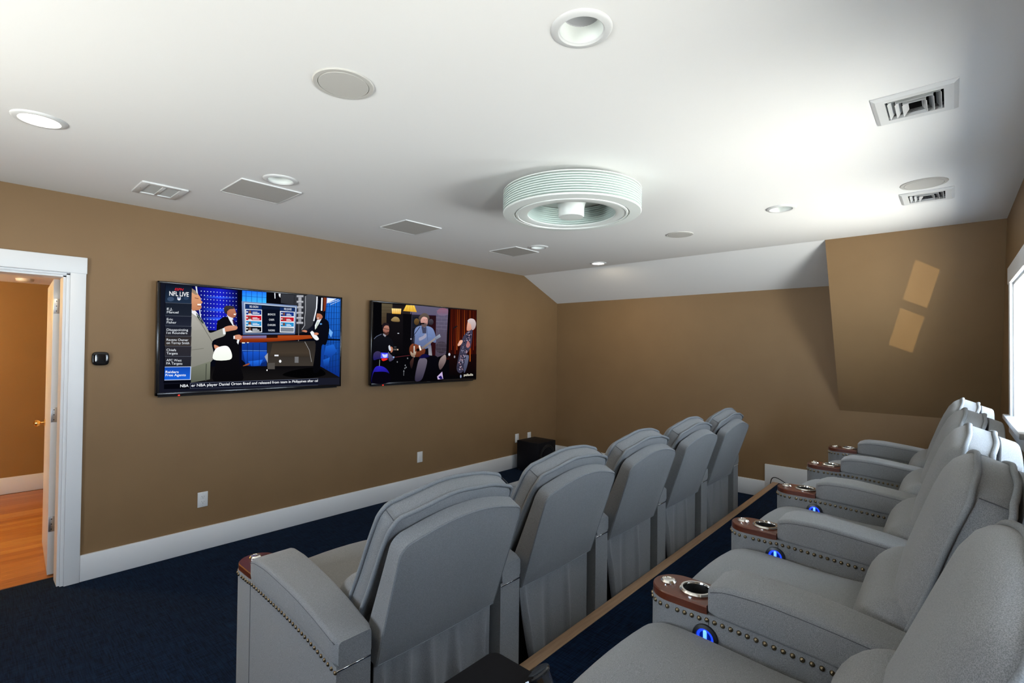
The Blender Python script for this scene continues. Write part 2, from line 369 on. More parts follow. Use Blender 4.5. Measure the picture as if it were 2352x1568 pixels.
# ------------------------------------------------------------------ recliners
PITCH = 0.762
AR = [(-.67, .553), (-.50, .588), (-.32, .611), (-.18, .621), (0, .632), (.2, .630)]      # nail line
def interp(tab, t):
    if t <= tab[0][0]: return tab[0][1]
    for (x0, y0), (x1, y1) in zip(tab, tab[1:]):
        if t <= x1: return y0 + (y1 - y0) * (t - x0) / (x1 - x0)
    return tab[-1][1]
def smooth_tab(tab, n=60):
    xs_ = [tab[0][0] + (tab[-1][0] - tab[0][0]) * i / n for i in range(n + 1)]; ys = [interp(tab, x) for x in xs_]
    for _ in range(25): ys = [ys[0]] + [(ys[i-1] + 2*ys[i] + ys[i+1]) / 4 for i in range(1, n)] + [ys[-1]]
    return list(zip(xs_, ys))
ARS = smooth_tab(AR)
nailz = lambda y_: interp(ARS, y_)
def halfw(y_, base=.076, tip=.196):                               # plan half width of an arm: tapered, rounded nose
    w_ = base - .014 * max(0, min(1, -y_ / .67))
    y1 = tip - base * 1.05
    if y_ > y1: w_ = base * math.sqrt(max(0.0004, 1 - ((y_ - y1) / (tip - y1)) ** 2))
    return w_
def ystations(y0, tip, base, n=16, m_=10):
    y1 = tip - base * 1.05
    return [y0 + (y1 - y0) * i / n for i in range(n)] + [y1 + (tip - y1) * math.sin(j / m_ * math.pi / 2) for j in range(m_ + 1)]

def rr_section(hw, z0, z1, r, n=4):
    """rounded rectangle in x-z, counter clockwise"""
    pts = []
    for cx, cz, a in ((hw - r, z0 + r, -90), (hw - r, z1 - r, 0), (-hw + r, z1 - r, 90), (-hw + r, z0 + r, 180)):
        for i in range(n + 1):
            t = math.radians(a + 90 * i / n); pts.append((cx + r * math.cos(t), cz + r * math.sin(t)))
    return pts

def arm_meshes():
    M_ = {}
    b = MB(); rings = []
    for y_ in ystations(-.665, .196, .076):
        h_ = halfw(y_); zt = nailz(y_) + .016
        if y_ > -.001: zt = min(zt, .640)
        rings.append([(-h_, y_, .0), (h_, y_, .0), (h_, y_, zt), (-h_, y_, zt)])
    b.loft(rings); M_['armrest'] = b.mesh('armrest', 'fabric', 35)
    ol = []
    st_ = ystations(.001, .195, .0745, 3, 12)
    ol = [(halfw(y_, .0745, .195), y_) for y_ in st_] + [(-halfw(y_, .0745, .195), y_) for y_ in reversed(st_)]
    ho = [(.0405 * math.cos(2 * math.pi * j / 28), .060 + .0405 * math.sin(2 * math.pi * j / 28)) for j in range(28)]
    b = MB(); n_ = len(ol); inn = [(x * .965, .08 + (y_ - .08) * .975) for x, y_ in ol]
    b.loft([[(x, y_, .636) for x, y_ in ol], [(x, y_, .6605) for x, y_ in ol], [(x, y_, .664) for x, y_ in inn]], cap=False)
    b.loft([[(x, y_, .664) for x, y_ in ho], [(x, y_, .636) for x, y_ in ho]], cap=False)
    tb = bmesh.new(); eg = []
    for lp in (inn, ho):
        vv = [tb.verts.new((x, y_, .664)) for x, y_ in lp]
        for i in range(len(vv)): eg.append(tb.edges.new((vv[i], vv[(i + 1) % len(vv)])))
    bmesh.ops.triangle_fill(tb, use_beauty=True, use_dissolve=False, edges=eg); tb.verts.index_update()
    b.add([tuple(v.co) for v in tb.verts], [tuple(v.index for v in f.verts) for f in tb.faces]); tb.free()
    M_['wood_cap'] = b.mesh('wood_cap', 'mahogany', 30)
    # pad
    b = MB(); rings = []
    for i in range(25):
        t = i / 24; y_ = -.003 - (.672 - .003) * t
        z0 = nailz(y_) + .013; z1 = nailz(y_) + .013 + interp([(-.67, .087), (-.4, .100), (-.15, .106), (-.05, .098), (0, .080)], y_)
        h_ = halfw(y_, .084) - .004 * t; rr = .013
        e_ = min(t, 1 - t) * .669
        if e_ < .02: sft = 1 - .10 * (1 - e_ / .02) ** 2; h_ *= sft; zc = (z0 + z1) / 2; z0 = zc + (z0 - zc) * sft; z1 = zc + (z1 - zc) * sft
        rings.append([(x, y_, z) for x, z in rr_section(h_, z0, z1, rr)])
    b.loft(rings); M_['arm_pad'] = b.mesh('arm_pad', 'fabric', 50)
    b = MB()
    for sgn in (-1, 1):
        path = []
        for i in range(22):
            y_ = -.012 - .645 * i / 21; z1 = nailz(y_) + .013 + interp([(-.67, .087), (-.4, .100), (-.15, .106), (-.05, .098), (0, .080)], y_)
            path.append((sgn * (halfw(y_, .084) - .004 * i / 21 - .0005), y_, z1 - .0150))
        b.tube(path, .0013, seg=5)
    M_['pad_seam'] = b.mesh('pad_seam', 'seam')
    b = MB().lathe([(.049, .663), (.050, .669), (.046, .674), (.040, .674), (.0382, .669), (.0382, .655)], 32, (0, .060, 0)); M_['cup_holder'] = b.mesh('cup_holder', 'chrome')
    M_['cup_well'] = MB().lathe([(.0372, .6665), (.0365, .6412), (0, .6410)], 24, (0, .060, 0)).mesh('cup_well', 'black_hole')
    M_['button'] = MB().lathe([(.0235, .663), (.024, .668), (.0195, .6735), (.012, .6745), (.011, .673), (0, .6735)], 28, (0, .150, 0)).mesh('button', 'chrome')
    M_['strip'] = bbox(-.061, .061, -.6695, -.664, .5545, .5605, .001, 1).mesh('chrome_strip', 'chrome')
    b = MB()
    for i in range(5):
        t = i / 4 * math.pi / 2; 
    rings = [[(.0070 * math.cos(math.radians(a)) * math.cos(2*math.pi*j/8), .0070 * math.cos(math.radians(a)) * math.sin(2*math.pi*j/8), .0070 * math.sin(math.radians(a))) for j in range(8)] for a in (-70, -30, 10, 50, 80)]
    b.loft(rings); M_['nail'] = b.mesh('nail', 'nail_brass', 80)
    # accent lamp, lathe axis along -x
    ax = lambda x, y_, z: (-.0765 - z, .004 + x, .577 + y_)
    M_['lamp_ring'] = MB().lathe([(.030, -.004), (.037, -.004), (.036, .006), (.026, .008), (.024, .002), (.024, -.004)], 28).map(ax).mesh('lamp_ring', 'black_plastic')
    M_['lamp_lens'] = MB().lathe([(.0245, -.003), (.0245, .003), (.018, .004), (.017, .001), (.017, -.003)], 28).map(ax).mesh('lamp_lens', 'blue_lens')
    M_['lamp_disc'] = MB().lathe([(.0175, -.002), (.0175, .001), (0, .0012)], 24).map(ax).mesh('lamp_disc', 'blue_dim')
    M_['lamp_core'] = bbox(-.0845, -.0745, -.0005, .0085, .556, .598, .002, 1).mesh('lamp_core', 'blue_core')
    # seam on the outer side
    path = [(-halfw(-.005) - .0002, -.005, .03 + (nailz(0) - .03) * i / 8) for i in range(9)]
    M_['arm_seam'] = MB().tube(path, .0012, seg=5).mesh('arm_seam', 'seam')
    return M_
AM = arm_meshes()
def nail_spots():
    pts = [(-halfw(-.66 + .002 * i), -.66 + .002 * i) for i in range(int(.77 / .002))]
    for j in range(1, 60):
        t = j / 60 * math.radians(150); base = .076; tip = .196; y1 = tip - base * 1.05
        pts.append((-base * math.cos(t), y1 + (tip - y1) * math.sin(t)))
    pts = [p for i, p in enumerate(pts)]; out = [pts[0]]; acc = 0
    for p, q in zip(pts, pts[1:]):
        acc += math.hypot(q[0] - p[0], q[1] - p[1])
        if acc >= .0215: out.append(q); acc = 0
    return out
NS = nail_spots()
def build_arm(parent, x, nails=True, lamp=True):
    a = link('armrest', AM['armrest'], parent, (x, 0, 0))
    for n in ('wood_cap', 'arm_pad', 'pad_seam', 'cup_holder', 'cup_well', 'button'): link(n, AM[n], a)
    link('chrome_strip', AM['strip'], a); link('arm_seam', AM['arm_seam'], a)
    if nails:
        for nx, ny in NS: link('nail', AM['nail'], a, (nx, ny, nailz(ny) - (.006 if ny > 0 else .003)))
    if lamp:
        for n in ('lamp_ring', 'lamp_lens', 'lamp_disc', 'lamp_core'): link(n, AM[n], a)
    return a

def normals2(p):
    n = len(p); out = []
    for i in range(n):
        a = p[i-1]; c = p[(i+1) % n]; t = (c[0]-a[0], c[1]-a[1]); l = math.hypot(*t) or 1
        out.append((t[1]/l, -t[0]/l))
    return out
def densify(p, n):
    """closed Catmull-Rom through p"""
    out = []; k = len(p)
    for i in range(k):
        p0, p1, p2, p3 = p[i-1], p[i], p[(i+1) % k], p[(i+2) % k]
        for j in range(n):
            t = j / n
            out.append(tuple(.5 * (2*b + (c - a)*t + (2*a - 5*b + 4*c - d)*t*t + (3*b - a - 3*c + d)*t**3) for a, b, c, d in zip(p0, p1, p2, p3)))
    return out
def pillow(prof, hw, r, crown=None, n=7):
    nm = normals2(prof); st = []
    for j in range(n + 1): a = math.radians(90 * j / n); st.append((-(hw - r) - r * math.cos(a), r * (1 - math.sin(a))))
    mid = [(-(hw - r) + 2 * (hw - r) * i / 8, 0) for i in range(1, 8)]
    st = st + mid + [(-x, i_) for x, i_ in reversed(st)]
    rings = []
    for x, ins in st:
        ring = []
        for (y_, z), (ny, nz) in zip(prof, nm):
            yy, zz = y_ - ny * ins, z - nz * ins
            if crown: yy, zz = crown(x / hw, yy, zz)
            ring.append((x, yy, zz))
        rings.append(ring)
    return MB().loft(rings)

PIV = (-.35, .45)
def recl(deg):
    c, s = math.cos(math.radians(deg)), math.sin(math.radians(deg))
    return lambda x, y_, z: (x, PIV[0] + (y_ - PIV[0]) * c - (z - PIV[1]) * s, PIV[1] + (y_ - PIV[0]) * s + (z - PIV[1]) * c)

def back_outline(hw, hb, hc, hm, rc=.06):
    """x-h outline of a cushion: straight sides, rounded corners, arched top; list of (x,h) starting bottom left, ccw"""
    pts = [(-hw * .975, hb), (-hw * .5, hb - .006), (0, hb - .008), (hw * .5, hb - .006), (hw * .975, hb)]
    for i in range(1, 8): pts.append((hw * (.978 + .022 * i / 8), hb + (hc - rc - hb) * i / 8))
    for i in range(0, 6):
        a = math.radians(80 * i / 5); pts.append((hw - rc + rc * math.cos(a), hc - rc + rc * math.sin(a)))
    xe = hw - rc
    for i in range(1, 12):
        x = xe - 2 * xe * i / 12; pts.append((x, hc + (hm - hc) * (1 - (x / xe) ** 2)))
    for i in range(0, 6):
        a = math.radians(100 + 80 * i / 5); pts.append((-hw + rc + rc * math.cos(a), hc - rc + rc * math.sin(a)))
    for i in range(7, 0, -1): pts.append((-hw * (.978 + .022 * i / 8), hb + (hc - rc - hb) * i / 8))
    return pts

FOLDS = [(-.92, .018, .05, .02), (-.72, -.012, .08, -.04), (-.55, .016, .06, .05), (-.30, -.010, .10, .008), (-.08, .013, .07, -.08), (.20, -.012, .12, .10), (.42, .012, .06, -.12), (.66, .020, .09, .26), (.86, -.010, .06, .05)]
def chair_meshes(deg, pull=0.0):
    R_ = recl(deg); C_ = {}
    # seat with waterfall front and leg rest
    prof = [(-.46, .40), (-.46, .53), (-.44, .565), (-.36, .573), (-.22, .569), (-.06, .578), (.06, .584), (.13, .577), (.185, .546), (.212, .49), (.216, .40), (.212, .25), (.205, .13), (.18, .10), (.16, .16), (.15, .34), (.08, .40), (-.2, .40)]
    prof = densify([(a, b) for a, b in reversed(prof)], 3)
    C_['seat'] = pillow(prof, .304, .026, lambda s, y_, z: (y_, z + (.022 * (1 - s * s) if z > .45 else 0)), 6).mesh('seat', 'fabric', 60)
    # lumbar bolster
    c0 = (-.418, .615); el = []
    for i in range(28):
        t = 2 * math.pi * i / 28; a, b = .112 * math.cos(t), .142 * math.sin(t); th = math.radians(16)
        el.append((c0[0] + a * math.cos(th) - b * math.sin(th), c0[1] + a * math.sin(th) + b * math.cos(th)))
    C_['lumbar_cushion'] = pillow(el, .296, .07, None, 8).map(R_).mesh('lumbar_cushion', 'fabric', 60)
    pth = []
    for i in range(12):
        t = math.radians(-100 + 190 * i / 11); th = math.radians(16); a, b = .060 * math.cos(t), .098 * math.sin(t)
        pth.append((-.286, c0[0] + a * math.cos(th) - b * math.sin(th), c0[1] + a * math.sin(th) + b * math.cos(th)))
    C_['lumbar_piping'] = MB().tube([R_(*p) for p in pth], .0055).mesh('piping', 'piping')
    # upper back cushion
    th = math.radians(18); O = (-.422, .620); U = (-math.sin(th), math.cos(th)); N = (math.cos(th), math.sin(th))
    P3 = lambda x, h_, t: R_(x, O[0] + U[0] * h_ + N[0] * t, O[1] + U[1] * h_ + N[1] * t)
    HC_, HM_ = (.486, .526) if deg < 5 else (.514, .558)
    out = back_outline(.298, 0.0, HC_, HM_)
    cen = (0, .26)
    def ring(sc, t, wob=0):
        r = []
        for i, (x, h_) in enumerate(out):
            xx, hh = cen[0] + (x - cen[0]) * sc, cen[1] + (h_ - cen[1]) * sc
            r.append(P3(xx, hh, t + wob * math.sin(i * 1.1)))
        return r
    rings = [ring(.05, .058), ring(.30, .057), ring(.55, .053), ring(.75, .046), ring(.88, .034), ring(.955, .018), ring(.985, .007), ring(1.0, -.004), ring(1.0, -.04), ring(.995, -.072), ring(.97, -.080), ring(.8, -.086), ring(.3, -.09)]
    C_['back_cushion'] = MB().loft(rings).mesh('back_cushion', 'fabric', 70)
    C_['piping_front'] = MB().tube(ring(1.008, .001, .0018), .0080, True, 7).mesh('piping', 'piping', 80)
    C_['piping_rear'] = MB().tube(ring(1.008, -.074, .0028), .0080, True, 7).mesh('piping', 'piping', 80)
    for sx, nm_ in ((-1, 'seam_a'), (1, 'seam_b')):
        x, h_ = sx * (.298 - .010), HC_ - .016
        C_[nm_] = MB().tube([P3(x, h_, -.012), P3(x * 1.001, h_ + .0005, -.036), P3(x, h_, -.064)], .0016, seg=5).mesh('seam', 'seam')
    # outer shell
    def PS(x, v, layer):                                          # v 0 bottom .. 1 corner height
        F0, F1, R0, R1 = (-.542, .554), (-.656, 1.042), (-.640, .545), (-.712, 1.024)
        fa = (F0[0] + (F1[0]-F0[0])*v, F0[1] + (F1[1]-F0[1])*v); ra = (R0[0] + (R1[0]-R0[0])*v, R0[1] + (R1[1]-R0[1])*v)
        return R_(x, fa[0] + (ra[0]-fa[0])*layer, fa[1] + (ra[1]-fa[1])*layer)
    o2 = back_outline(.300, 0.0, 1.0, 1.0, .05)
    def shell_ring(sc, layer):
        pts = []
        for x, v in back_outline(.300, 0.0, .47, .512, .05):
            xx = x * (1 - .01 * (1 - v / .47)); pts.append(PS(xx * sc, (.235 + (v - .235) * sc) / .47, layer))
        return pts
    C_['back_panel'] = MB().loft([shell_ring(.6, .04), shell_ring(.985, 0), shell_ring(1.0, .05), shell_ring(1.0, .95), shell_ring(.994, .985), shell_ring(.982, 1.0), shell_ring(.6, 1.05), shell_ring(.2, 1.08)]).mesh('back_panel', 'fabric', 24)
    C_['panel_seam'] = MB().tube(shell_ring(.986, .998), .0024, True, 5).mesh('seam', 'piping')
    # skirt hanging from the shell
    x_, yb, zb = PS(0, .0, 1.0); sk = MB(); nx, nz = 60, 14; front = []; rear = []
    for k in range(nz + 1):
        v = k / nz; row = []; row2 = []
        for i in range(nx + 1):
            s = -1 + 2 * i / nx
            x = s * (.284 + .006 * v)
            if s < 0 and pull: x += pull * (-s) * v ** 1.3
            wob = 0
            for s0, am, wd, sl in (FOLDS if pull < .05 else FOLDS[::3]): wob += (1.9 if pull < .05 else 1.2) * am * math.exp(-((s - s0 - sl * (1 - v)) / wd) ** 2) * min(1, .25 + v * 1.6)
            y_ = yb + .020 - wob + .004 * v; z = zb + .035 - (zb + .035 - .015) * v
            row.append((x, y_, z)); row2.append((x, y_ + .006, z))
        front.append(row); rear.append(row2)
    n = nx + 1; vv = [p for r in front for p in r] + [p for r in rear for p in r]; o = n * (nz + 1); ff = []
    for k in range(nz):
        for i in range(nx):
            a = k * n + i; ff.append((a, a + 1, a + n + 1, a + n)); ff.append((o + a, o + a + n, o + a + n + 1, o + a + 1))
    for k in range(nz):
        for a in (k * n, k * n + nx): ff.append((a, a + n, o + a + n, o + a))
    for i in range(nx):
        a = nz * n + i; ff.append((a, a + 1, o + a + 1, o + a)); ff.append((i, i + 1, o + i + 1, o + i))
    sk.add(vv, ff); C_['skirt'] = sk.mesh('skirt', 'fabric', 60)
    C_['base'] = bbox(-.285, .285, -.56, .12, .02, .43, .01).mesh('base', 'black_satin')
    return C_
CM = {0: chair_meshes(0), 3: chair_meshes(3.5), 10: chair_meshes(10, .008), 11: chair_meshes(10, .12)}
def build_chair(name, deg, right, left=None):
    t = thing(name, '', 'recliner'); C_ = CM[deg]
    for n in ('seat', 'back_panel', 'skirt', 'base'): link(n, C_[n], t)
    l = link('lumbar_cushion', C_['lumbar_cushion'], t); link('piping', C_['lumbar_piping'], l)
    b = link('back_cushion', C_['back_cushion'], t); link('piping', C_['piping_front'], b); link('piping', C_['piping_rear'], b); link('seam', C_['seam_a'], b); link('seam', C_['seam_b'], b)
    p = bpy.data.objects[[o.name for o in bpy.data.objects if o.parent == t and o.name.startswith('back_panel')][0]]
    link('seam', C_['panel_seam'], p)
    build_arm(t, PITCH / 2, *right)
    if left: build_arm(t, -PITCH / 2, *left)
    return t
FX, FY = 1.252, 2.12
fl = ['grey recliner of the lower row nearest the door, left armrest fully in view',
      'grey recliner of the lower row, second from the door end',
      'grey recliner of the lower row, middle of the five seen from behind',
      'grey recliner of the lower row, second from the far wall',
      'grey recliner of the lower row nearest the far wall, seen from behind']
f1 = build_chair('recliner', 10, (False, False), (True, False)); f2 = build_chair('recliner', 11, (False, False))
for i in range(5):
    c = f1 if i == 0 else (f2 if i == 1 else copy_tree(f2))
    c.location = (FX + PITCH * i, FY, 0); tag(c, fl[i], 'recliner', 'lower row of recliners')
RX, RY = 1.149, .53
rl = ['grey recliner on the riser nearest the camera, cut by the bottom corner of the photo',
      'grey recliner on the riser by the window wall, second nearest the camera',
      'grey recliner on the riser by the window wall, middle of the five',
      'grey recliner on the riser by the window wall, second from the far wall',
      'grey recliner on the riser nearest the far wall, below the sloped brown wall']
r1 = build_chair('recliner', 3, (True, True), (False, False)); r2 = build_chair('recliner', 0, (True, True))
for i in range(5):
    c = r1 if i == 0 else (r2 if i == 1 else copy_tree(r2))
    c.location = (RX + PITCH * i, RY, RIS); tag(c, rl[i], 'recliner', 'raised row of recliners')

# ------------------------------------------------------------------ televisions
def colmat():
    m = bpy.data.materials.new('screen_glow'); m.use_nodes = True; MATS['screen_glow'] = m
    nt = m.node_tree; nt.nodes.clear(); o = nt.nodes.new('ShaderNodeOutputMaterial'); e_ = nt.nodes.new('ShaderNodeEmission'); v = nt.nodes.new('ShaderNodeVertexColor'); v.layer_name = 'Col'
    nt.links.new(v.outputs[0], e_.inputs[0]); nt.links.new(e_.outputs[0], o.inputs[0])
colmat()
class Screen:
    """picture drawn on the flat face of a set; coordinates are picture units, mapped by a projective map of the four face corners"""
    def __init__(s, corners, x0, x1, z0, z1, y):
        s.x0, s.x1, s.z0, s.z1, s.y = x0, x1, z0, z1, y
        src = corners; dst = [(0, 1), (1, 1), (1, 0), (0, 0)]
        A = []; B = []
        for (x, y_), (u, v) in zip(src, dst):
            A.append([x, y_, 1, 0, 0, 0, -u*x, -u*y_]); B.append(u); A.append([0, 0, 0, x, y_, 1, -v*x, -v*y_]); B.append(v)
        n = 8
        M_ = [r + [b] for r, b in zip(A, B)]
        for i in range(n):
            p = max(range(i, n), key=lambda k: abs(M_[k][i])); M_[i], M_[p] = M_[p], M_[i]
            for k in range(n):
                if k != i:
                    f_ = M_[k][i] / M_[i][i]; M_[k] = [a - f_ * b for a, b in zip(M_[k], M_[i])]
        s.h = [M_[i][n] / M_[i][i] for i in range(n)]; s.v = []; s.f = []; s.c = []; s.layer = 0
    def uv(s, x, y_):
        h = s.h; d = h[6]*x + h[7]*y_ + 1
        return (h[0]*x + h[1]*y_ + h[2]) / d, (h[3]*x + h[4]*y_ + h[5]) / d
    def p3(s, x, y_):
        u, v = s.uv(x, y_); return (s.x0 + u * (s.x1 - s.x0), s.z0 + v * (s.z1 - s.z0))
    def poly(s, pts, col, col2=None, vert=True):
        """col..col2: gradient down (vert) or across"""
        s.layer += 1; o = len(s.v); yy = s.y - .0004 - .00005 * s.layer
        ys = [p[1 if vert else 0] for p in pts]; lo, hi = min(ys), max(ys)
        for p in pts:
            X, Z = s.p3(*p); s.v.append((X, yy, Z)); t = ((p[1 if vert else 0] - lo) / (hi - lo)) if col2 else 0
            c = [a + ((col2[i] if col2 else a) - a) * t for i, a in enumerate(col)]; s.c.append((*S(c), 1))
        s.f.append(tuple(range(o, o + len(pts))))
    def rect(s, x0, y0, x1, y1, col, col2=None, vert=True): s.poly([(x0, y0), (x1, y0), (x1, y1), (x0, y1)], col, col2, vert)
    def line(s, pts, wd, col):
        for (x0, y0), (x1, y1) in zip(pts, pts[1:]):
            l = math.hypot(x1 - x0, y1 - y0) or 1; nx, ny = -(y1 - y0) / l * wd / 2, (x1 - x0) / l * wd / 2
            s.poly([(x0 + nx, y0 + ny), (x1 + nx, y1 + ny), (x1 - nx, y1 - ny), (x0 - nx, y0 - ny)], col)
    def ell(s, cx, cy, rx, ry, col, col2=None, n=20, rot=0, vert=True):
        c_, s_ = math.cos(rot), math.sin(rot)
        s.poly([(cx + rx*math.cos(2*math.pi*i/n)*c_ - ry*math.sin(2*math.pi*i/n)*s_, cy + rx*math.cos(2*math.pi*i/n)*s_ + ry*math.sin(2*math.pi*i/n)*c_) for i in range(n)], col, col2, vert)
    def blob(s, pts, col, col2=None, vert=True, n=4): s.poly(densify(pts, n), col, col2, vert)
    def finish(s, parent):
        me = bpy.data.meshes.new('picture'); me.from_pydata(s.v, [], s.f); ca = me.color_attributes.new('Col', 'FLOAT_COLOR', 'POINT')
        for i, c in enumerate(s.c): ca.data[i].color = c
        me.materials.append(MATS['screen_glow']); s.parent = parent
        return link('picture', me, parent)
    def text(s, body, x0, y0, x1, y1, hgt, col=(235, 240, 245), shear=0.0, bold=0.0):
        """baseline from (x0,y0) to (x1,y1), cap height hgt, in picture units"""
        cu = bpy.data.curves.new('caption', 'FONT'); cu.body = body; cu.offset = bold; cu.shear = shear
        o = bpy.data.objects.new('caption', cu); COL.objects.link(o); bpy.context.view_layer.update()
        me = bpy.data.meshes.new_from_object(o.evaluated_get(bpy.context.evaluated_depsgraph_get())); bpy.data.objects.remove(o); bpy.data.curves.remove(cu)
        xs_ = [v.co.x for v in me.vertices]; lo, hi = min(xs_), max(xs_); cap = .70
        a = Vector(s.p3(x0, y0)); b = Vector(s.p3(x1, y1)); tz = s.p3(x0, y0 - hgt)[1] - a[1]
        for v in me.vertices:
            t = (v.co.x - lo) / (hi - lo); q = a + (b - a) * t
            v.co = (q[0], s.y - .0012 - .00005 * s.layer, q[1] + v.co.y / cap * tz)
        ca = me.color_attributes.new('Col', 'FLOAT_COLOR', 'POINT')
        for i in range(len(me.vertices)): ca.data[i].color = (*S(col), 1)
        me.materials.clear(); me.materials.append(MATS['screen_glow'])
        return link('caption', me, s.parent)

def tv(label, x0, x1, z0, z1):
    t = thing('television', label, 'television', ((x0 + x1) / 2, D, z0), 'wall televisions')
    t['group'] = 'wall televisions'
    inv = Matrix.Translation((-(x0 + x1) / 2, -D, -z0))
    o_ = lambda mb_, n, mt, par=t: mb_.move(-(x0 + x1) / 2 if par is t else 0, -D if par is t else 0, -z0 if par is t else 0).build(n, mt, par)
    yf = D - .070
    o_(bbox(x0, x1, yf + .004, D - .03, z0, z1, .004), 'housing', 'tv_frame')
    fr = MB(); wv = .012
    for q in (bbox(x0, x0 + wv, yf - .002, yf + .012, z0, z1, .002), bbox(x1 - wv, x1, yf - .002, yf + .012, z0, z1, .002), bbox(x0, x1, yf - .002, yf + .012, z1 - wv, z1, .002), bbox(x0, x1, yf - .002, yf + .012, z0, z0 + .022, .002)): fr.add(q.v, q.f)
    o_(fr, 'bezel', 'tv_frame')
    o_(bbox(x0 + .02, x1 - .03, D - .052, D - .02, z0 - .012, z0 + .03, .003), 'rear_cover', 'black_plastic')
    o_(bbox((x0 + x1) / 2 - .25, (x0 + x1) / 2 + .25, D - .035, D, z0 + .2, z0 + .6, .004), 'wall_bracket', 'black_plastic')
    sc = o_(bbox(x0 + .010, x1 - .010, yf + .001, yf + .006, z0 + .018, z1 - .010, .0005, 1), 'screen', 'black_gloss')
    o_(bbox(x0 + .14, x0 + .15, yf - .004, yf + .004, z0 - .006, z0 + .002, .001), 'standby_light', 'led_red')
    o_(bbox((x0 + x1) / 2 - .022, (x0 + x1) / 2 + .022, yf - .0032, yf, z0 + .006, z0 + .012, .0008), 'maker_plate', 'dark_metal')
    return t, sc, yf
def screen_child(scr, sc_obj, t):
    for o in [o for o in bpy.data.objects if o.parent == sc_obj]:
        o.location = (-t.location.x, -t.location.y, -t.location.z)

# --- first set: sports studio
X0, X1, Z0, Z1 = .936, 2.380, 1.216, 2.050
t1, sc1, yf = tv('large flat television showing a sports studio show, nearer the door', X0, X1, Z0, Z1)
s = Screen([(105, 125), (2252, 315), (2245, 1345), (90, 1470)], X0, X1, Z0, Z1, yf)
s.poly([(140, 150), (2226, 330), (2222, 1335), (135, 1432)], (20, 22, 34))
s.poly([(192, 162), (2228, 328), (2222, 1250), (183, 1320)], (6, 8, 18))
# blue dotted backdrop
s.poly([(500, 190), (830, 217), (830, 700), (700, 700), (500, 460)], (5, 6, 40), (26, 34, 200), False); s.poly([(830, 217), (1040, 235), (1040, 700), (830, 700)], (26, 34, 200), (5, 6, 44), False)
for y0_, y1_ in ((300, 330), (440, 480), (545, 585)): s.poly([(620, y0_), (830, y0_ + 8), (830, y1_), (640, y1_ - 6)], (14, 18, 120), (50, 90, 250), False); s.poly([(830, y0_ + 8), (1030, y0_ + 16), (1030, y1_ + 6), (830, y1_)], (50, 90, 250), (12, 16, 110), False)
for r_ in range(10):
    for q in range(12):
        x = 612 + q * 37; y_ = 245 + r_ * 46 + q * 2.6
        s.ell(x, y_, 7 - .3 * q, 5, (205, 225, 255), n=8)
s.poly([(540, 190), (558, 192), (612, 560), (598, 545)], (210, 215, 225))
s.poly([(1036, 232), (1090, 236), (1085, 1130), (1040, 1130)], (6, 6, 24))
# bright blue window wall
s.poly([(1085, 236), (1366, 258), (1366, 400), (1085, 370)], (30, 110, 250), (60, 190, 255))
for x in (1130, 1195, 1260, 1318): s.line([(x, 242), (x, 390)], 5, (16, 60, 150))
s.line([(1085, 300), (1366, 320)], 4, (16, 60, 150))
s.poly([(1366, 258), (1535, 270), (1535, 420), (1366, 400)], (8, 8, 14)); s.poly([(1458, 265), (1470, 265), (1472, 330), (1462, 330)], (220, 225, 235)); s.poly([(1508, 272), (1532, 274), (1528, 320), (1512, 300)], (225, 228, 235))
# giant football
s.poly([(1535, 275), (1965, 310), (1930, 640), (1850, 720), (1700, 740), (1700, 410), (1535, 380)], (52, 54, 60), (30, 31, 36))
s.blob([(1820, 300), (1960, 310), (1950, 470), (1900, 640), (1790, 690), (1815, 560)], (74, 76, 82), (50, 52, 58))
s.line([(1690, 290), (1688, 400)], 5, (30, 30, 34)); s.line([(1820, 300), (1822, 470), (1812, 560), (1815, 640), (1780, 690)], 5, (190, 192, 198))
s.rect(1738, 292, 1774, 620, (168, 170, 176), (130, 132, 140))
for y_ in (303, 368, 432, 496, 556, 612): s.rect(1718, y_ - 11, 1796, y_ + 12, (198, 200, 206), (130, 132, 140))
s.line([(1746, 625), (1742, 1010)], 9, (96, 96, 100)); s.line([(1955, 305), (1950, 440), (1918, 590)], 14, (228, 232, 240)); s.line([(2012, 320), (2008, 470)], 16, (232, 236, 240))
s.poly([(2030, 315), (2075, 320), (2050, 470), (2028, 480)], (120, 50, 24))
# right window columns
s.poly([(2068, 318), (2226, 332), (2222, 1240), (2060, 1180), (1985, 1140), (2010, 860), (2050, 560)], (30, 110, 215), (10, 40, 120))
for i in range(6): s.line([(2072 + i * 28, 330), (2040 + i * 34, 1190)], 5, (10, 40, 96))
for i in range(11): s.line([(2050, 420 + i * 72), (2224, 425 + i * 68)], 4, (12, 44, 104))
s.poly([(2070, 322), (2180, 330), (2068, 385)], (225, 235, 245)); s.line([(2090, 380), (2205, 340)], 6, (220, 232, 245)); s.line([(2110, 400), (2222, 350)], 5, (190, 215, 245))
s.poly([(2085, 660), (2140, 720), (2120, 780), (2075, 700)], (110, 170, 235)); s.poly([(2052, 790), (2224, 800), (2224, 815), (2050, 812)], (6, 8, 14))
s.poly([(2060, 880), (2150, 860), (2190, 940), (2120, 1010), (2040, 980)], (30, 100, 205), (16, 60, 150)); s.poly([(2030, 1040), (2110, 1010), (2090, 1110), (2040, 1120)], (30, 100, 205), (14, 50, 130))
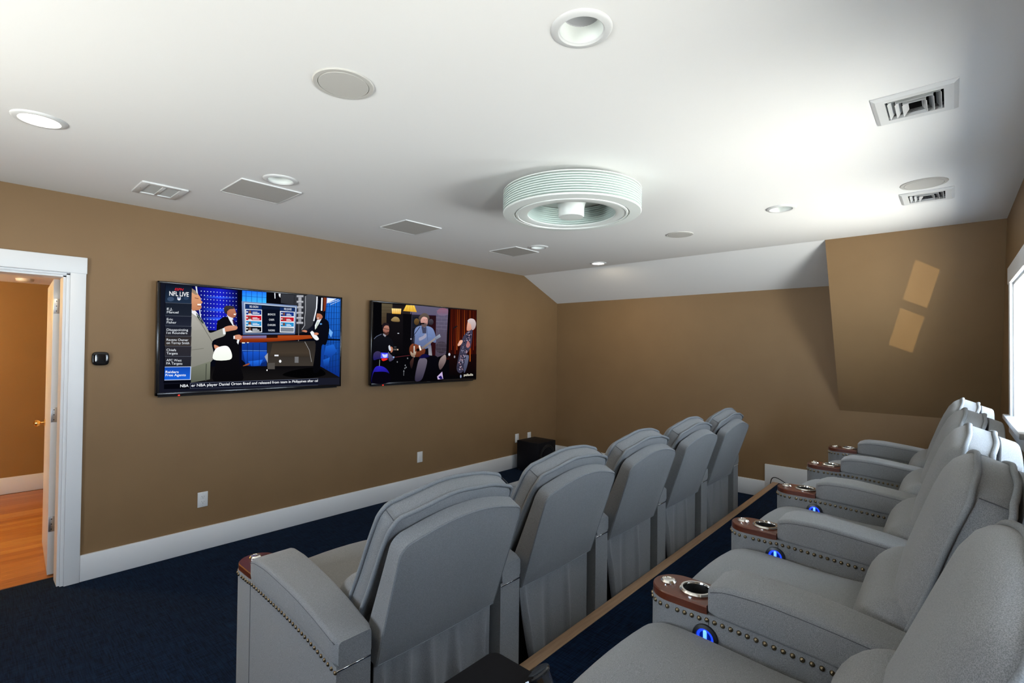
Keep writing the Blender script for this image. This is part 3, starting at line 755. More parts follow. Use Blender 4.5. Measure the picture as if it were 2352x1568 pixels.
# lower set
s.poly([(1085, 840), (1376, 840), (1376, 1130), (1180, 1130), (1085, 1040)], (20, 60, 150), (10, 34, 96)); s.poly([(1100, 950), (1240, 945), (1376, 950), (1376, 1050), (1240, 1120), (1130, 1100)], (24, 84, 200), (12, 44, 120)); s.poly([(1160, 1060), (1330, 1040), (1300, 1110), (1200, 1118)], (34, 110, 230), (20, 70, 170))
s.line([(1090, 935), (1376, 938)], 7, (90, 140, 215)); 
for x in (1150, 1215, 1290): s.line([(x, 850), (x, 1120)], 5, (10, 28, 80))
s.poly([(1380, 830), (1990, 820), (1990, 1120), (1700, 1180), (1380, 1150)], (40, 36, 34), (62, 56, 50)); s.poly([(1440, 850), (1840, 840), (1880, 960), (1420, 960)], (56, 48, 40), (66, 56, 46)); s.poly([(1420, 960), (1880, 960), (1900, 1010), (1400, 1010)], (66, 56, 46), (50, 44, 38))
s.poly([(500, 1310), (730, 1120), (1990, 1110), (2222, 1240), (1960, 1262), (500, 1300)], (10, 9, 12), (24, 22, 22))
s.blob([(1560, 1215), (1700, 1160), (1960, 1130), (2060, 1210), (1880, 1250), (1700, 1245)], (3, 3, 4)); s.poly([(1350, 1005), (1388, 960), (1388, 1080)], (150, 155, 165)); s.rect(1465, 982, 1512, 1000, (225, 228, 235)); s.ell(1532, 1058, 14, 17, (240, 242, 245)); s.rect(1700, 1005, 1745, 1075, (110, 110, 112)); s.ell(1380, 1162, 7, 9, (245, 245, 245)); s.line([(1815, 830), (1870, 930), (1895, 1065)], 5, (150, 150, 152)); s.poly([(1385, 1080), (1470, 1075), (1470, 1150), (1385, 1150)], (80, 76, 72))
# desk
s.poly([(1075, 762), (1890, 755), (1905, 790), (1700, 812), (1300, 838), (1060, 842)], (190, 78, 24), (110, 34, 10)); s.poly([(1090, 765), (1370, 760), (1370, 795), (1090, 800)], (120, 130, 190), (120, 62, 60)); s.poly([(1370, 758), (1500, 757), (1500, 786), (1370, 788)], (40, 16, 10)); s.poly([(1500, 765), (1880, 762), (1890, 782), (1500, 790)], (160, 66, 24))
s.rect(1086, 840, 1120, 852, (235, 240, 220)); s.rect(1145, 838, 1165, 847, (235, 240, 220))
# results board
s.poly([(1078, 362), (1722, 412), (1700, 745), (1095, 752)], (120, 140, 180), (70, 90, 130)); s.poly([(1105, 378), (1712, 425), (1694, 735), (1115, 740)], (190, 205, 225), (110, 130, 165)); s.poly([(1118, 392), (1700, 434), (1690, 728), (1122, 733)], (8, 14, 30))
s.poly([(1118, 398), (1312, 412), (1312, 460), (1118, 450)], (18, 44, 96)); s.poly([(1522, 432), (1694, 440), (1692, 485), (1524, 472)], (18, 44, 96)); s.poly([(1320, 415), (1520, 430), (1520, 460), (1320, 452)], (14, 24, 46))
s.poly([(1120, 452), (1314, 460), (1318, 722), (1124, 726)], (235, 240, 245)); s.poly([(1524, 474), (1694, 484), (1690, 724), (1524, 722)], (235, 240, 245))
for i, c in enumerate(((20, 50, 130), (190, 22, 40), (40, 140, 200), (10, 12, 16))):
    y_ = 461 + i * 65; s.poly([(1130, y_), (1308, y_ + 6), (1308, y_ + 58), (1130, y_ + 55)], c); s.ell(1174, y_ + 28, 16, 20, (120, 76, 56)); s.poly([(1152, y_ + 54), (1160, y_ + 42), (1190, y_ + 42), (1198, y_ + 55)], (200, 205, 212)); s.ell(1142, y_ + 26, 9, 9, (225, 228, 232)); s.rect(1205, y_ + 24, 1262, y_ + 31, (215, 222, 232)); s.rect(1205, y_ + 38, 1285, y_ + 47, (235, 240, 245))
for i, c in enumerate(((20, 50, 130), (190, 22, 40), (40, 140, 200), (120, 128, 140))):
    y_ = 484 + i * 60; s.poly([(1532, y_), (1684, y_ + 6), (1684, y_ + 52), (1532, y_ + 50)], c)
    if i < 3: s.ell(1570, y_ + 25, 13, 18, (120, 76, 56)); s.ell(1545, y_ + 22, 8, 9, (225, 228, 232)); s.rect(1598, y_ + 22, 1640, y_ + 28, (215, 222, 232)); s.rect(1598, y_ + 34, 1655, y_ + 42, (235, 240, 245))
# man in dark suit, middle
s.blob([(880, 545), (960, 560), (1010, 640), (1050, 780), (1060, 1080), (1090, 1290), (760, 1290), (780, 1080), (790, 640), (820, 580)], (14, 13, 20), (8, 7, 9))
s.poly([(905, 520), (975, 555), (1000, 640), (985, 660), (940, 590)], (230, 232, 238)); s.poly([(968, 575), (990, 580), (1002, 640), (985, 640)], (46, 24, 66)); s.blob([(905, 470), (940, 430), (990, 445), (1010, 490), (1015, 525), (985, 555), (940, 545), (910, 520)], (196, 130, 100), (160, 96, 74))
s.blob([(872, 470), (880, 425), (930, 415), (990, 428), (985, 450), (930, 460), (912, 500), (895, 510)], (60, 52, 54), (40, 36, 40)); s.ell(918, 492, 10, 18, (180, 110, 86)); s.rect(985, 508, 1010, 522, (240, 235, 230))
s.blob([(990, 765), (1050, 750), (1082, 775), (1060, 810), (1000, 800)], (205, 140, 112)); s.rect(985, 765, 1000, 800, (235, 238, 242)); s.poly([(1030, 805), (1056, 810), (1040, 865), (1024, 840)], (235, 238, 242)); s.blob([(1100, 1110), (1170, 1080), (1165, 1100), (1110, 1115)], (150, 80, 46))
# man in dark suit, right
s.blob([(1930, 580), (2010, 560), (2080, 590), (2095, 700), (2060, 860), (2010, 880), (1990, 1150), (1910, 1170), (1940, 860), (1870, 740), (1905, 640)], (10, 12, 24), (5, 5, 8))
s.poly([(1955, 575), (2010, 555), (1965, 640), (1930, 690), (1928, 640)], (225, 230, 236)); s.poly([(1955, 600), (1975, 596), (1950, 670), (1930, 690)], (190, 205, 190)); s.blob([(1948, 520), (1960, 490), (2005, 500), (2020, 540), (1995, 570), (1955, 570), (1946, 548)], (190, 122, 92), (165, 98, 74)); s.blob([(1948, 500), (1965, 478), (2010, 478), (2030, 510), (2022, 545), (2008, 520), (1985, 505)], (16, 14, 18)); s.ell(1998, 624, 14, 9, (90, 150, 210))
s.rect(1955, 552, 1975, 560, (240, 236, 230)); s.blob([(1870, 705), (1895, 700), (1975, 790), (1945, 812), (1900, 770)], (238, 240, 244)); s.ell(1945, 738, 28, 15, (200, 130, 102)); s.blob([(1775, 705), (1810, 695), (1840, 705), (1830, 722), (1800, 715)], (200, 130, 102)); s.poly([(1835, 705), (1905, 640), (1915, 690), (1860, 730)], (14, 16, 30))
# man in grey suit, left
s.blob([(496, 520), (560, 520), (620, 580), (680, 680), (720, 730), (870, 680), (885, 760), (740, 830), (760, 980), (740, 1050), (640, 1130), (490, 1140)], (168, 166, 156), (126, 126, 118), n=5)
s.poly([(496, 500), (640, 690), (520, 700), (496, 660)], (176, 174, 166), (160, 158, 150)); s.line([(560, 540), (650, 690), (735, 830)], 7, (110, 108, 100)); s.line([(500, 930), (640, 912)], 6, (110, 110, 100))
s.poly([(496, 1135), (720, 1060), (716, 1270), (496, 1310)], (120, 124, 108), (88, 92, 80)); s.line([(672, 1090), (668, 1290)], 9, (60, 64, 56))
s.poly([(496, 455), (545, 480), (575, 520), (560, 545), (496, 500)], (236, 236, 240)); s.poly([(545, 500), (585, 530), (640, 620), (625, 625), (560, 545)], (46, 60, 60)); s.line([(556, 520), (580, 545)], 6, (160, 170, 160)); s.line([(585, 555), (605, 585)], 6, (160, 170, 160))
s.blob([(496, 250), (545, 260), (595, 320), (600, 350), (622, 375), (605, 400), (610, 440), (580, 465), (540, 470), (496, 455)], (226, 168, 128), (190, 126, 92)); s.poly([(496, 215), (535, 240), (565, 290), (540, 290), (496, 262)], (150, 130, 110)); s.line([(530, 325), (575, 335)], 7, (120, 70, 50)); s.rect(562, 395, 605, 412, (245, 240, 235)); s.line([(560, 418), (600, 428)], 5, (130, 60, 50))
s.blob([(865, 680), (900, 655), (960, 645), (1025, 655), (1020, 690), (960, 705), (885, 715)], (214, 150, 120), (190, 124, 96)); s.poly([(855, 680), (880, 672), (892, 745), (866, 750)], (236, 238, 240)); s.blob([(760, 870), (800, 880), (830, 905), (800, 925), (770, 915)], (205, 140, 110)); s.blob([(770, 930), (830, 890), (920, 888), (968, 980), (940, 1042), (755, 1040)], (252, 252, 250), (240, 246, 235))
# menu column
for (y0, y1, yr0, yr1, c, c2) in ((165, 378, 190, 392, (14, 20, 34), (34, 50, 72)), (378, 532, 392, 540, (24, 30, 42), (30, 36, 48)), (536, 650, 543, 655, (26, 30, 44), (34, 38, 52)), (655, 768, 660, 770, (28, 32, 46), (40, 38, 44)), (772, 885, 774, 887, (46, 42, 44), (56, 50, 48)), (889, 1003, 890, 1004, (44, 42, 48), (40, 40, 48)), (1007, 1122, 1007, 1120, (38, 38, 46), (30, 32, 42)), (1126, 1284, 1122, 1276, (200, 214, 240), (200, 214, 240))):
    s.poly([(190, y0), (496, yr0), (492, yr1), (186, y1)], c, c2)
s.poly([(188, 1132), (487, 1128), (484, 1270), (186, 1277)], (18, 70, 170), (24, 96, 214)); s.ell(250, 340, 40, 26, (60, 78, 104)); s.ell(430, 330, 30, 20, (44, 62, 88))
for y_, yr in ((382, 394), (534, 541), (652, 657), (770, 772), (887, 889), (1005, 1006)): s.line([(190, y_), (494, yr)], 4, (86, 92, 104))
# shield under the title
s.poly([(327, 315), (347, 320), (367, 315), (366, 345), (347, 358), (328, 345)], (226, 230, 236)); s.poly([(333, 322), (361, 322), (361, 331), (333, 331)], (40, 66, 130))
# ticker
s.poly([(182, 1328), (1972, 1256), (1972, 1330), (182, 1386)], (16, 19, 34)); s.poly([(182, 1328), (486, 1316), (486, 1378), (182, 1386)], (4, 5, 12)); s.line([(486, 1316), (1972, 1256)], 4, (96, 102, 120)); s.line([(486, 1378), (1972, 1330)], 4, (70, 76, 92)); s.line([(486, 1316), (486, 1378)], 4, (96, 102, 120)); s.poly([(1976, 1252), (2220, 1244), (2218, 1325), (1976, 1330)], (24, 26, 38))
s.finish(sc1)
WHT = (232, 238, 245)
s.text('ESPN', 294, 239, 398, 243, 27, (226, 34, 44), .25, .012)
s.text('NFL LIVE', 233, 300, 459, 312, 52, (246, 248, 250), 0, .012)
for b_, x1_, y_ in (('E.J.', 274, 468), ('Manuel', 342, 505), ('Eric', 278, 587), ('Fisher', 318, 623), ('Disappointing', 455, 709), ('1st Rounders', 446, 744), ('Ravens Owner', 459, 825), ('on Torrey Smith', 470, 861), ('Chiefs', 318, 943), ('Targets', 337, 981), ('AFC West', 383, 1062), ('FA Targets', 392, 1099)):
    s.text(b_, 207, y_, x1_, y_ + 2, 27, WHT)
s.text('Raiders', 198, 1199, 350, 1198, 27, (245, 248, 252), 0, .012); s.text('Free Agents', 198, 1236, 434, 1233, 27, (245, 248, 252), 0, .012)
s.text('NBA', 370, 1363, 467, 1359, 32, (240, 243, 248), 0, .010)
s.text('er NBA player Daniel Orton fined and released from team in Philippines after cal', 500, 1357, 1966, 1293, 32, (240, 243, 248), 0, .008)
s.text('RE-SIGN', 1168, 437, 1266, 441, 26, WHT); s.text('RELEASE', 1568, 463, 1655, 467, 25, WHT)
for b_, x0_, x1_, y_ in (('BRONCOS', 1380, 1466, 525), ('CHIEFS', 1393, 1454, 587), ('CHARGERS', 1377, 1470, 648), ('RAIDERS', 1388, 1462, 710)): s.text(b_, x0_, y_, x1_, y_ + 1, 22, WHT)
screen_child(s, sc1, t1)

# --- second set: live concert
X0, X1, Z0, Z1 = 2.694, 4.142, 1.206, 2.049
t2, sc2, yf = tv('large flat television showing a live concert, nearer the far corner', X0, X1, Z0, Z1)
s = Screen([(210, 187), (1797, 340), (1787, 1378), (205, 1478)], X0, X1, Z0, Z1, yf)
s.poly([(240, 215), (1775, 350), (1768, 1360), (235, 1440)], (5, 5, 8))
s.poly([(366, 235), (530, 248), (530, 400), (440, 400), (440, 560), (366, 560)], (92, 82, 62), (60, 46, 34))
for y_ in (290, 340, 390, 445): s.line([(366, y_), (440 if y_ > 390 else 520, y_ + 5)], 4, (58, 50, 38))
s.poly([(800, 258), (1370, 318), (1365, 640), (1340, 1000), (1180, 1060), (1180, 420), (800, 400)], (96, 92, 116), (70, 60, 74))
s.poly([(530, 250), (800, 272), (800, 400), (530, 385)], (26, 22, 24), (40, 34, 34))
s.ell(1290, 370, 90, 60, (140, 92, 110), (110, 96, 122)); s.ell(1270, 900, 90, 90, (66, 58, 70), (54, 46, 56))
for i in range(12):
    y_ = 345 + i * 55; s.line([(1190, y_), (1368, y_ + 10)], 4, (124, 116, 136) if i < 6 else (86, 78, 90))
    for x in ((1230, 1310) if i % 2 else (1270, 1350)): s.line([(x, y_), (x, y_ + 55)], 3, (112, 106, 126) if i < 6 else (80, 72, 84))
s.poly([(440, 380), (690, 400), (690, 1000), (500, 1000), (440, 560)], (20, 17, 20), (8, 7, 10)); s.poly([(690, 405), (820, 398), (820, 1000), (690, 1000)], (8, 7, 10)); s.poly([(820, 405), (1188, 420), (1180, 760), (1170, 1030), (820, 1030)], (34, 34, 44), (20, 14, 18)); s.poly([(1075, 420), (1188, 420), (1180, 1030), (1100, 1030)], (34, 14, 20), (44, 12, 16))
s.line([(822, 405), (1188, 420)], 7, (70, 60, 96)); s.line([(822, 410), (815, 780)], 6, (48, 50, 66)); s.rect(835, 440, 920, 590, (22, 26, 36)); s.rect(835, 610, 920, 760, (18, 20, 30))
s.blob([(510, 480), (560, 440), (620, 455), (640, 510), (580, 515), (520, 505)], (170, 146, 96), (120, 96, 60)); s.ell(895, 515, 38, 50, (110, 84, 46), (70, 50, 30)); s.ell(1112, 520, 36, 46, (70, 66, 76), (40, 34, 40)); s.ell(620, 690, 14, 7, (190, 195, 205))
s.poly([(515, 312), (662, 318), (655, 398), (522, 392)], (250, 224, 150), (226, 168, 60)); 
for x in (545, 575, 605, 632): s.line([(x, 318), (x + 2, 392)], 3, (206, 150, 60))
s.poly([(735, 262), (860, 270), (896, 370), (690, 352)], (246, 206, 84), (216, 160, 44)); 
for x0_, x1_ in ((762, 735), (795, 790), (828, 845)): s.line([(x0_, 265), (x1_, 360)], 3, (176, 120, 34))
s.line([(815, 372), (817, 420)], 9, (14, 12, 12))
# curtain
s.poly([(1370, 320), (1790, 348), (1782, 1130), (1340, 1080), (1350, 700)], (52, 14, 8), (36, 8, 6))
for i in range(15):
    x = 1392 + i * 27; g = (196, 88, 30) if i in (4, 5, 8, 11) else ((120, 36, 16) if i % 2 else (84, 22, 12))
    s.poly([(x, 325 + i * 2), (x + 9, 326 + i * 2), (x + 4, 1000 - (i % 3) * 60), (x - 4, 1000 - (i % 3) * 60)], (g[0] * .55, g[1] * .5, g[2] * .5), g)
s.poly([(1372, 320), (1400, 322), (1370, 1060), (1338, 1050)], (8, 6, 10)); s.poly([(1385, 1000), (1790, 1000), (1786, 1360), (1385, 1360)], (24, 8, 8), (4, 4, 6)); s.rect(1690, 850, 1700, 1110, (200, 96, 30))
# seated musician, left
s.blob([(240, 800), (300, 730), (370, 690), (440, 730), (530, 800), (560, 960), (540, 1050), (240, 1050), (225, 900)], (16, 17, 24), (8, 8, 12)); s.line([(250, 775), (290, 735), (365, 700)], 9, (90, 98, 120)); s.blob([(385, 600), (400, 560), (450, 555), (478, 600), (480, 650), (460, 700), (420, 710), (390, 660)], (190, 134, 116), (120, 74, 64)); s.blob([(375, 610), (375, 560), (410, 530), (470, 545), (478, 575), (430, 570), (400, 590), (392, 620)], (30, 22, 28)); s.blob([(400, 660), (430, 680), (470, 665), (470, 700), (440, 725), (405, 700)], (70, 44, 40)); s.line([(400, 618), (480, 632)], 7, (20, 20, 26)); s.poly([(385, 690), (435, 720), (420, 745), (390, 720)], (150, 150, 160))
s.blob([(505, 890), (535, 905), (535, 960), (510, 980), (498, 930)], (176, 116, 92)); s.blob([(470, 890), (490, 870), (510, 940), (485, 950)], (200, 206, 216)); s.rect(545, 922, 622, 948, (96, 92, 90), (60, 56, 54)); s.rect(555, 888, 590, 905, (60, 66, 70)); s.ell(612, 936, 8, 9, (250, 210, 170))
# guitarist
s.blob([(880, 610), (960, 575), (1090, 590), (1150, 640), (1185, 760), (1180, 830), (1110, 830), (1120, 1030), (1060, 1030), (1050, 940), (900, 880), (855, 870), (858, 700)], (118, 138, 184), (78, 88, 120), n=5); s.poly([(1060, 880), (1115, 870), (1130, 1035), (1075, 1030)], (110, 112, 130), (150, 146, 152)); s.poly([(1010, 930), (1070, 910), (1078, 1030), (990, 1030)], (10, 9, 16))
s.poly([(965, 580), (1010, 605), (1040, 590), (1040, 690), (985, 690)], (60, 62, 84)); s.line([(965, 600), (945, 780)], 5, (80, 98, 140)); s.line([(1050, 610), (1060, 800)], 6, (70, 84, 122)); s.rect(1060, 700, 1120, 750, (104, 124, 168)); s.rect(920, 690, 970, 730, (104, 124, 168))
s.blob([(952, 500), (985, 445), (1045, 450), (1062, 500), (1052, 560), (1010, 592), (975, 575)], (222, 172, 160), (150, 104, 100)); s.blob([(975, 545), (1040, 540), (1045, 580), (1010, 600), (975, 585)], (96, 80, 80)); s.poly([(942, 535), (1010, 532), (1010, 552), (945, 555)], (10, 9, 12)); s.blob([(925, 490), (930, 440), (975, 395), (1020, 385), (1065, 410), (1085, 450), (1075, 500), (1055, 460), (1000, 440), (965, 460), (945, 510)], (96, 84, 76), (70, 60, 56)); s.line([(1000, 490), (1015, 490)], 6, (60, 30, 34)); s.line([(1030, 488), (1045, 488)], 6, (60, 30, 34))
s.blob([(790, 900), (840, 845), (930, 870), (980, 900), (1025, 930), (1010, 1000), (940, 1040), (850, 1040), (795, 1000)], (128, 66, 40), (84, 38, 24)); s.ell(915, 940, 26, 24, (24, 12, 10)); s.poly([(965, 905), (1165, 760), (1175, 785), (985, 935)], (150, 140, 136), (112, 102, 100)); s.poly([(1160, 755), (1240, 700), (1258, 745), (1180, 790)], (150, 160, 178), (108, 116, 134)); s.poly([(925, 875), (945, 870), (970, 940), (945, 950)], (240, 238, 230)); s.blob([(930, 760), (990, 730), (1030, 690), (1040, 740), (1000, 775), (940, 800)], (150, 150, 172)); s.line([(945, 590), (850, 720), (812, 780)], 9, (16, 16, 24)); s.line([(862, 720), (850, 1050)], 12, (40, 40, 50)); s.rect(850, 880, 868, 1050, (210, 208, 200), (150, 148, 140)); s.ell(810, 775, 12, 12, (150, 150, 165))
s.blob([(805, 960), (840, 990), (885, 960), (880, 1010), (840, 1045), (810, 1020)], (190, 172, 150), (120, 96, 80))
# singer, right
s.blob([(1660, 660), (1720, 640), (1725, 720), (1700, 900), (1640, 1010), (1640, 1160), (1560, 1280), (1495, 1220), (1530, 1000), (1560, 850), (1590, 740)], (62, 58, 78), (54, 52, 70), n=5)
for i in range(90):
    t = random.random(); x = 1545 + 130 * (1 - t) + random.uniform(-42, 42); y_ = 670 + 560 * t
    s.ell(x, y_, random.uniform(5, 12), random.uniform(5, 13), random.choice(((160, 152, 172), (176, 140, 150), (26, 24, 40), (22, 20, 36), (128, 126, 150))), n=7, rot=random.random() * 3)
s.blob([(1640, 1020), (1670, 1040), (1640, 1200), (1600, 1280), (1600, 1150)], (100, 104, 128), (56, 60, 84)); s.blob([(1655, 800), (1690, 860), (1660, 905), (1630, 880)], (170, 110, 110)); s.blob([(1540, 795), (1580, 800), (1560, 850), (1520, 880), (1505, 860)], (226, 172, 150)); s.blob([(1645, 560), (1660, 500), (1700, 520), (1710, 620), (1680, 650), (1640, 645)], (226, 176, 156), (196, 136, 116)); s.blob([(1650, 500), (1690, 470), (1750, 485), (1775, 550), (1755, 620), (1715, 640), (1700, 560), (1665, 530)], (206, 190, 190), (168, 148, 150)); s.line([(1495, 580), (1440, 615)], 18, (22, 20, 24)); s.line([(1440, 615), (1420, 900), (1425, 1000)], 6, (20, 12, 14)); s.ell(1552, 1330, 12, 24, (130, 140, 170))
# audience
s.blob([(225, 1300), (270, 1200), (340, 1182), (420, 1210), (480, 1290), (480, 1420), (225, 1440)], (44, 34, 190), (6, 4, 20)); s.blob([(240, 1290), (290, 1270), (420, 1270), (490, 1310), (480, 1430), (235, 1440)], (6, 4, 14)); s.blob([(240, 1000), (290, 960), (350, 980), (360, 1060), (300, 1080), (240, 1090)], (60, 52, 86), (28, 24, 90)); s.poly([(352, 980), (460, 985), (462, 1060), (350, 1066)], (56, 60, 230), (90, 96, 240)); s.blob([(370, 1000), (410, 1010), (450, 1000), (440, 1050), (390, 1050)], (200, 206, 250)); s.blob([(365, 1070), (450, 1068), (440, 1090), (380, 1106)], (230, 40, 30)); s.blob([(460, 970), (500, 1010), (555, 1060), (520, 1100), (480, 1110), (465, 1050)], (96, 92, 116), (60, 56, 84)); s.line([(335, 1090), (330, 1185)], 8, (130, 140, 130)); s.line([(560, 1050), (790, 1020)], 8, (90, 34, 40)); s.ell(545, 1048, 12, 10, (150, 190, 235))
s.blob([(870, 1390), (900, 1180), (930, 1060), (990, 1000), (1090, 1020), (1200, 1040), (1230, 1200), (1290, 1380), (1100, 1400)], (8, 7, 14), (4, 3, 6)); s.blob([(868, 1390), (905, 1150), (940, 1070), (1000, 1060), (1050, 1100), (1010, 1280), (960, 1390)], (104, 96, 110), (46, 42, 62)); s.blob([(925, 1060), (1000, 1000), (1090, 1030), (1010, 1060)], (16, 14, 60)); s.blob([(1220, 1150), (1250, 1060), (1320, 1010), (1330, 1100), (1280, 1200), (1240, 1230)], (150, 132, 130), (80, 66, 66)); s.ell(1380, 1005, 15, 22, (206, 210, 222)); s.ell(1458, 1040, 10, 18, (150, 150, 160)); s.poly([(1200, 1335), (1275, 1260), (1290, 1370), (1210, 1378)], (190, 170, 210)); s.poly([(1215, 1340), (1260, 1320), (1285, 1370), (1245, 1372)], (26, 20, 90))
for x, y_ in ((720, 1170), (735, 1200), (700, 1260), (715, 1215), (600, 1120), (755, 1065)): s.ell(x, y_, 8, 12, (130, 134, 140), n=8)
s.line([(700, 1240), (698, 1325)], 6, (120, 124, 130)); s.blob([(790, 1130), (830, 1060), (850, 1050), (840, 1140), (815, 1220)], (70, 44, 40), (30, 20, 20))
s.finish(sc2)
s.text('palladia', 1595, 1325, 1732, 1317, 34, (226, 222, 206), 0, .012)
screen_child(s, sc2, t2)

# ------------------------------------------------------------------ ceiling fixtures
can_trim = MB().lathe([(.0675, .0), (.0675, -.005), (.072, -.009), (.086, -.008), (.094, -.003), (.095, .0)], 40).mesh('trim_ring', 'plastic_white')
can_cone = MB().lathe([(.0672, -.002), (.0672, .0), (.058, .046)], 40).mesh('reflector', 'fan_white')
can_on = MB().lathe([(0, .004), (.0665, .004), (.0665, .010), (0, .012)], 32).mesh('lamp_lens', 'lamp_on')
can_off = MB().lathe([(.0585, .045), (.056, .048), (0, .049)], 32).mesh('lamp_lens', 'lamp_off')
cl = ['white recessed ceiling light, unlit, largest and nearest the camera', 'lit recessed ceiling light above the hallway door', 'unlit recessed ceiling light beside the square speaker nearest the door',
      'unlit recessed ceiling light beside the square speaker nearest the far wall', 'lit recessed ceiling light at the edge of the white ceiling slope', 'unlit recessed ceiling light between the round fan and the window wall']
for (x, y_, on), lb in zip(CANS, cl):
    c = thing('recessed_light', lb, 'ceiling light', (x, y_, H), 'recessed ceiling lights')
    link('trim_ring', can_trim, c)
    if on: link('lamp_lens', can_on, c)
    else: link('reflector', can_cone, c); link('lamp_lens', can_off, c)
    if on:
        pl = bpy.data.lights.new('can_lamp', 'AREA'); pl.shape = 'DISK'; pl.size = .12; pl.energy = 9; pl.color = (1, .84, .62)
        po = bpy.data.objects.new('can_lamp', pl); COL.objects.link(po); po.location = (x, y_, H - .012)

rs_r = MB().lathe([(.093, -.001), (.093, -.005), (.108, -.005), (.111, -.001), (.111, .002)], 48).mesh('rim', 'grille_grey')
rs_g = MB().lathe([(.0922, -.001), (.090, -.0055), (0, -.0065)], 48).mesh('grille', 'grille_grey')
for (x, y_), lb in zip(((.945, 1.712), (4.083, 1.735), (3.737, .120)), ('round ceiling speaker between the door light and the large unlit light', 'round ceiling speaker beyond the fan, before the white slope', 'round ceiling speaker touching the smaller air vent by the window wall')):
    c = thing('round_ceiling_speaker', lb, 'speaker', (x, y_, H), 'round ceiling speakers'); link('rim', rs_r, c); link('grille', rs_g, c)
ss_f = MB()
for q in (bbox(-.180, -.174, -.180, .180, -.008, .002, .001, 1), bbox(.174, .180, -.180, .180, -.008, .002, .001, 1), bbox(-.176, .176, -.180, -.174, -.008, .002, .001, 1), bbox(-.176, .176, .174, .180, -.008, .002, .001, 1)): ss_f.add(q.v, q.f)
ss_f = ss_f.mesh('frame', 'plastic_white'); ss_g = bbox(-.1735, .1735, -.1735, .1735, -.0065, .002, .001, 1).mesh('grille', 'grille_grey')
for (x, y_), lb in zip(((1.265, 3.307), (2.458, 3.332), (3.748, 3.332)), ('square flush ceiling speaker above the sports television, nearest the door', 'square flush ceiling speaker above the gap between the televisions', 'square flush ceiling speaker above the concert television, nearest the far wall')):
    c = thing('square_ceiling_speaker', lb, 'speaker', (x, y_, H), 'square ceiling speakers'); link('frame', ss_f, c); link('grille', ss_g, c)
# two-pane register near the door
c = thing('return_vent', 'small white ceiling vent with two pale panels, above the door side', 'vent', (.831, 3.79, H))
rv = MB()
for q in (bbox(-.122, .122, -.148, -.100, -.010, .002, .002), bbox(-.122, .122, .100, .148, -.010, .002, .002), bbox(-.122, -.095, -.102, .102, -.010, .002, .002), bbox(.095, .122, -.102, .102, -.010, .002, .002), bbox(-.096, .096, -.010, .010, -.0095, .002, .001, 1)): rv.add(q.v, q.f)
rv.map(lambda x, y_, z: (y_ * .82, x * 1.2, z)).build('frame', 'plastic_white', c)
for sx in (-1, 1): bbox(sx * .046 - .038, sx * .046 + .038, -.115, .115, -.004, .001, .001, 1).build('panel', 'frosted', c)
for sx in (-1, 1): MB().lathe([(0, -.011), (.003, -.011), (.003, -.009)], 8, (sx * .103, 0, 0)).build('screw', 'chrome', c)
# air diffusers
vf = MB()
W2, L2 = .142, .131
outer = [(-W2, -L2), (W2, -L2), (W2, L2), (-W2, L2)]; inner = [(-.096, -.088), (.096, -.088), (.096, .088), (-.096, .088)]
mid_ = [(-.128, -.117), (.128, -.117), (.128, .117), (-.128, .117)]
vf.loft([[(x, y_, .001) for x, y_ in outer], [(x, y_, -.004) for x, y_ in outer], [(x, y_, -.012) for x, y_ in mid_], [(x, y_, -.010) for x, y_ in inner], [(x, y_, .018) for x, y_ in inner]], cap=False)
vf = vf.mesh('frame', 'plastic_white', 20)
vb = MB().loft([[(x, y_, .004) for x, y_ in inner], [(x, y_, .09) for x, y_ in inner]], cap=False); vb.add([(x, y_, .09) for x, y_ in inner], [(0, 1, 2, 3)]); vb = vb.mesh('duct', 'void', 0)
def louver(k):
    """U shaped blade opening towards -x"""
    mb_ = MB(); a = .074 - .024 * k; b_ = .066 - .022 * k; x_open = -.088; t = .0016
    def blade(p, q, nx, ny):
        dz0, dz1 = -.011, .016; off = .016
        P = [(p[0], p[1]), (q[0], q[1])]
        lo = [(x - nx * 0, y_ - ny * 0, dz1) for x, y_ in P]; hi = [(x + nx * off, y_ + ny * off, dz0) for x, y_ in P]
        v_ = [lo[0], lo[1], hi[1], hi[0]]; v2 = [(x - nx * t, y_ - ny * t, z) for x, y_, z in v_]
        mb_.add(v_ + v2, [(0,1,2,3),(7,6,5,4),(0,4,5,1),(1,5,6,2),(2,6,7,3),(3,7,4,0)])
    blade((x_open, b_), (a, b_), 0, 1); blade((x_open, -b_), (a, -b_), 0, -1); blade((a, -b_ - .014), (a, b_ + .014), 1, 0)
    return mb_.map(lambda x, y_, z: (-x, y_, z)).mesh('louver', 'plastic_white', 0)
lv = [louver(k) for k in range(3)]
for (x, y_), lb in zip(VENTS, ('larger looking white air vent with louvers, nearest the camera by the window wall', 'smaller looking white air vent with louvers, farther along the window wall')):
    c = thing('air_vent', lb, 'vent', (x, y_, H), 'ceiling air vents'); link('frame', vf, c); link('duct', vb, c)
    for q in lv: link('louver', q, c)

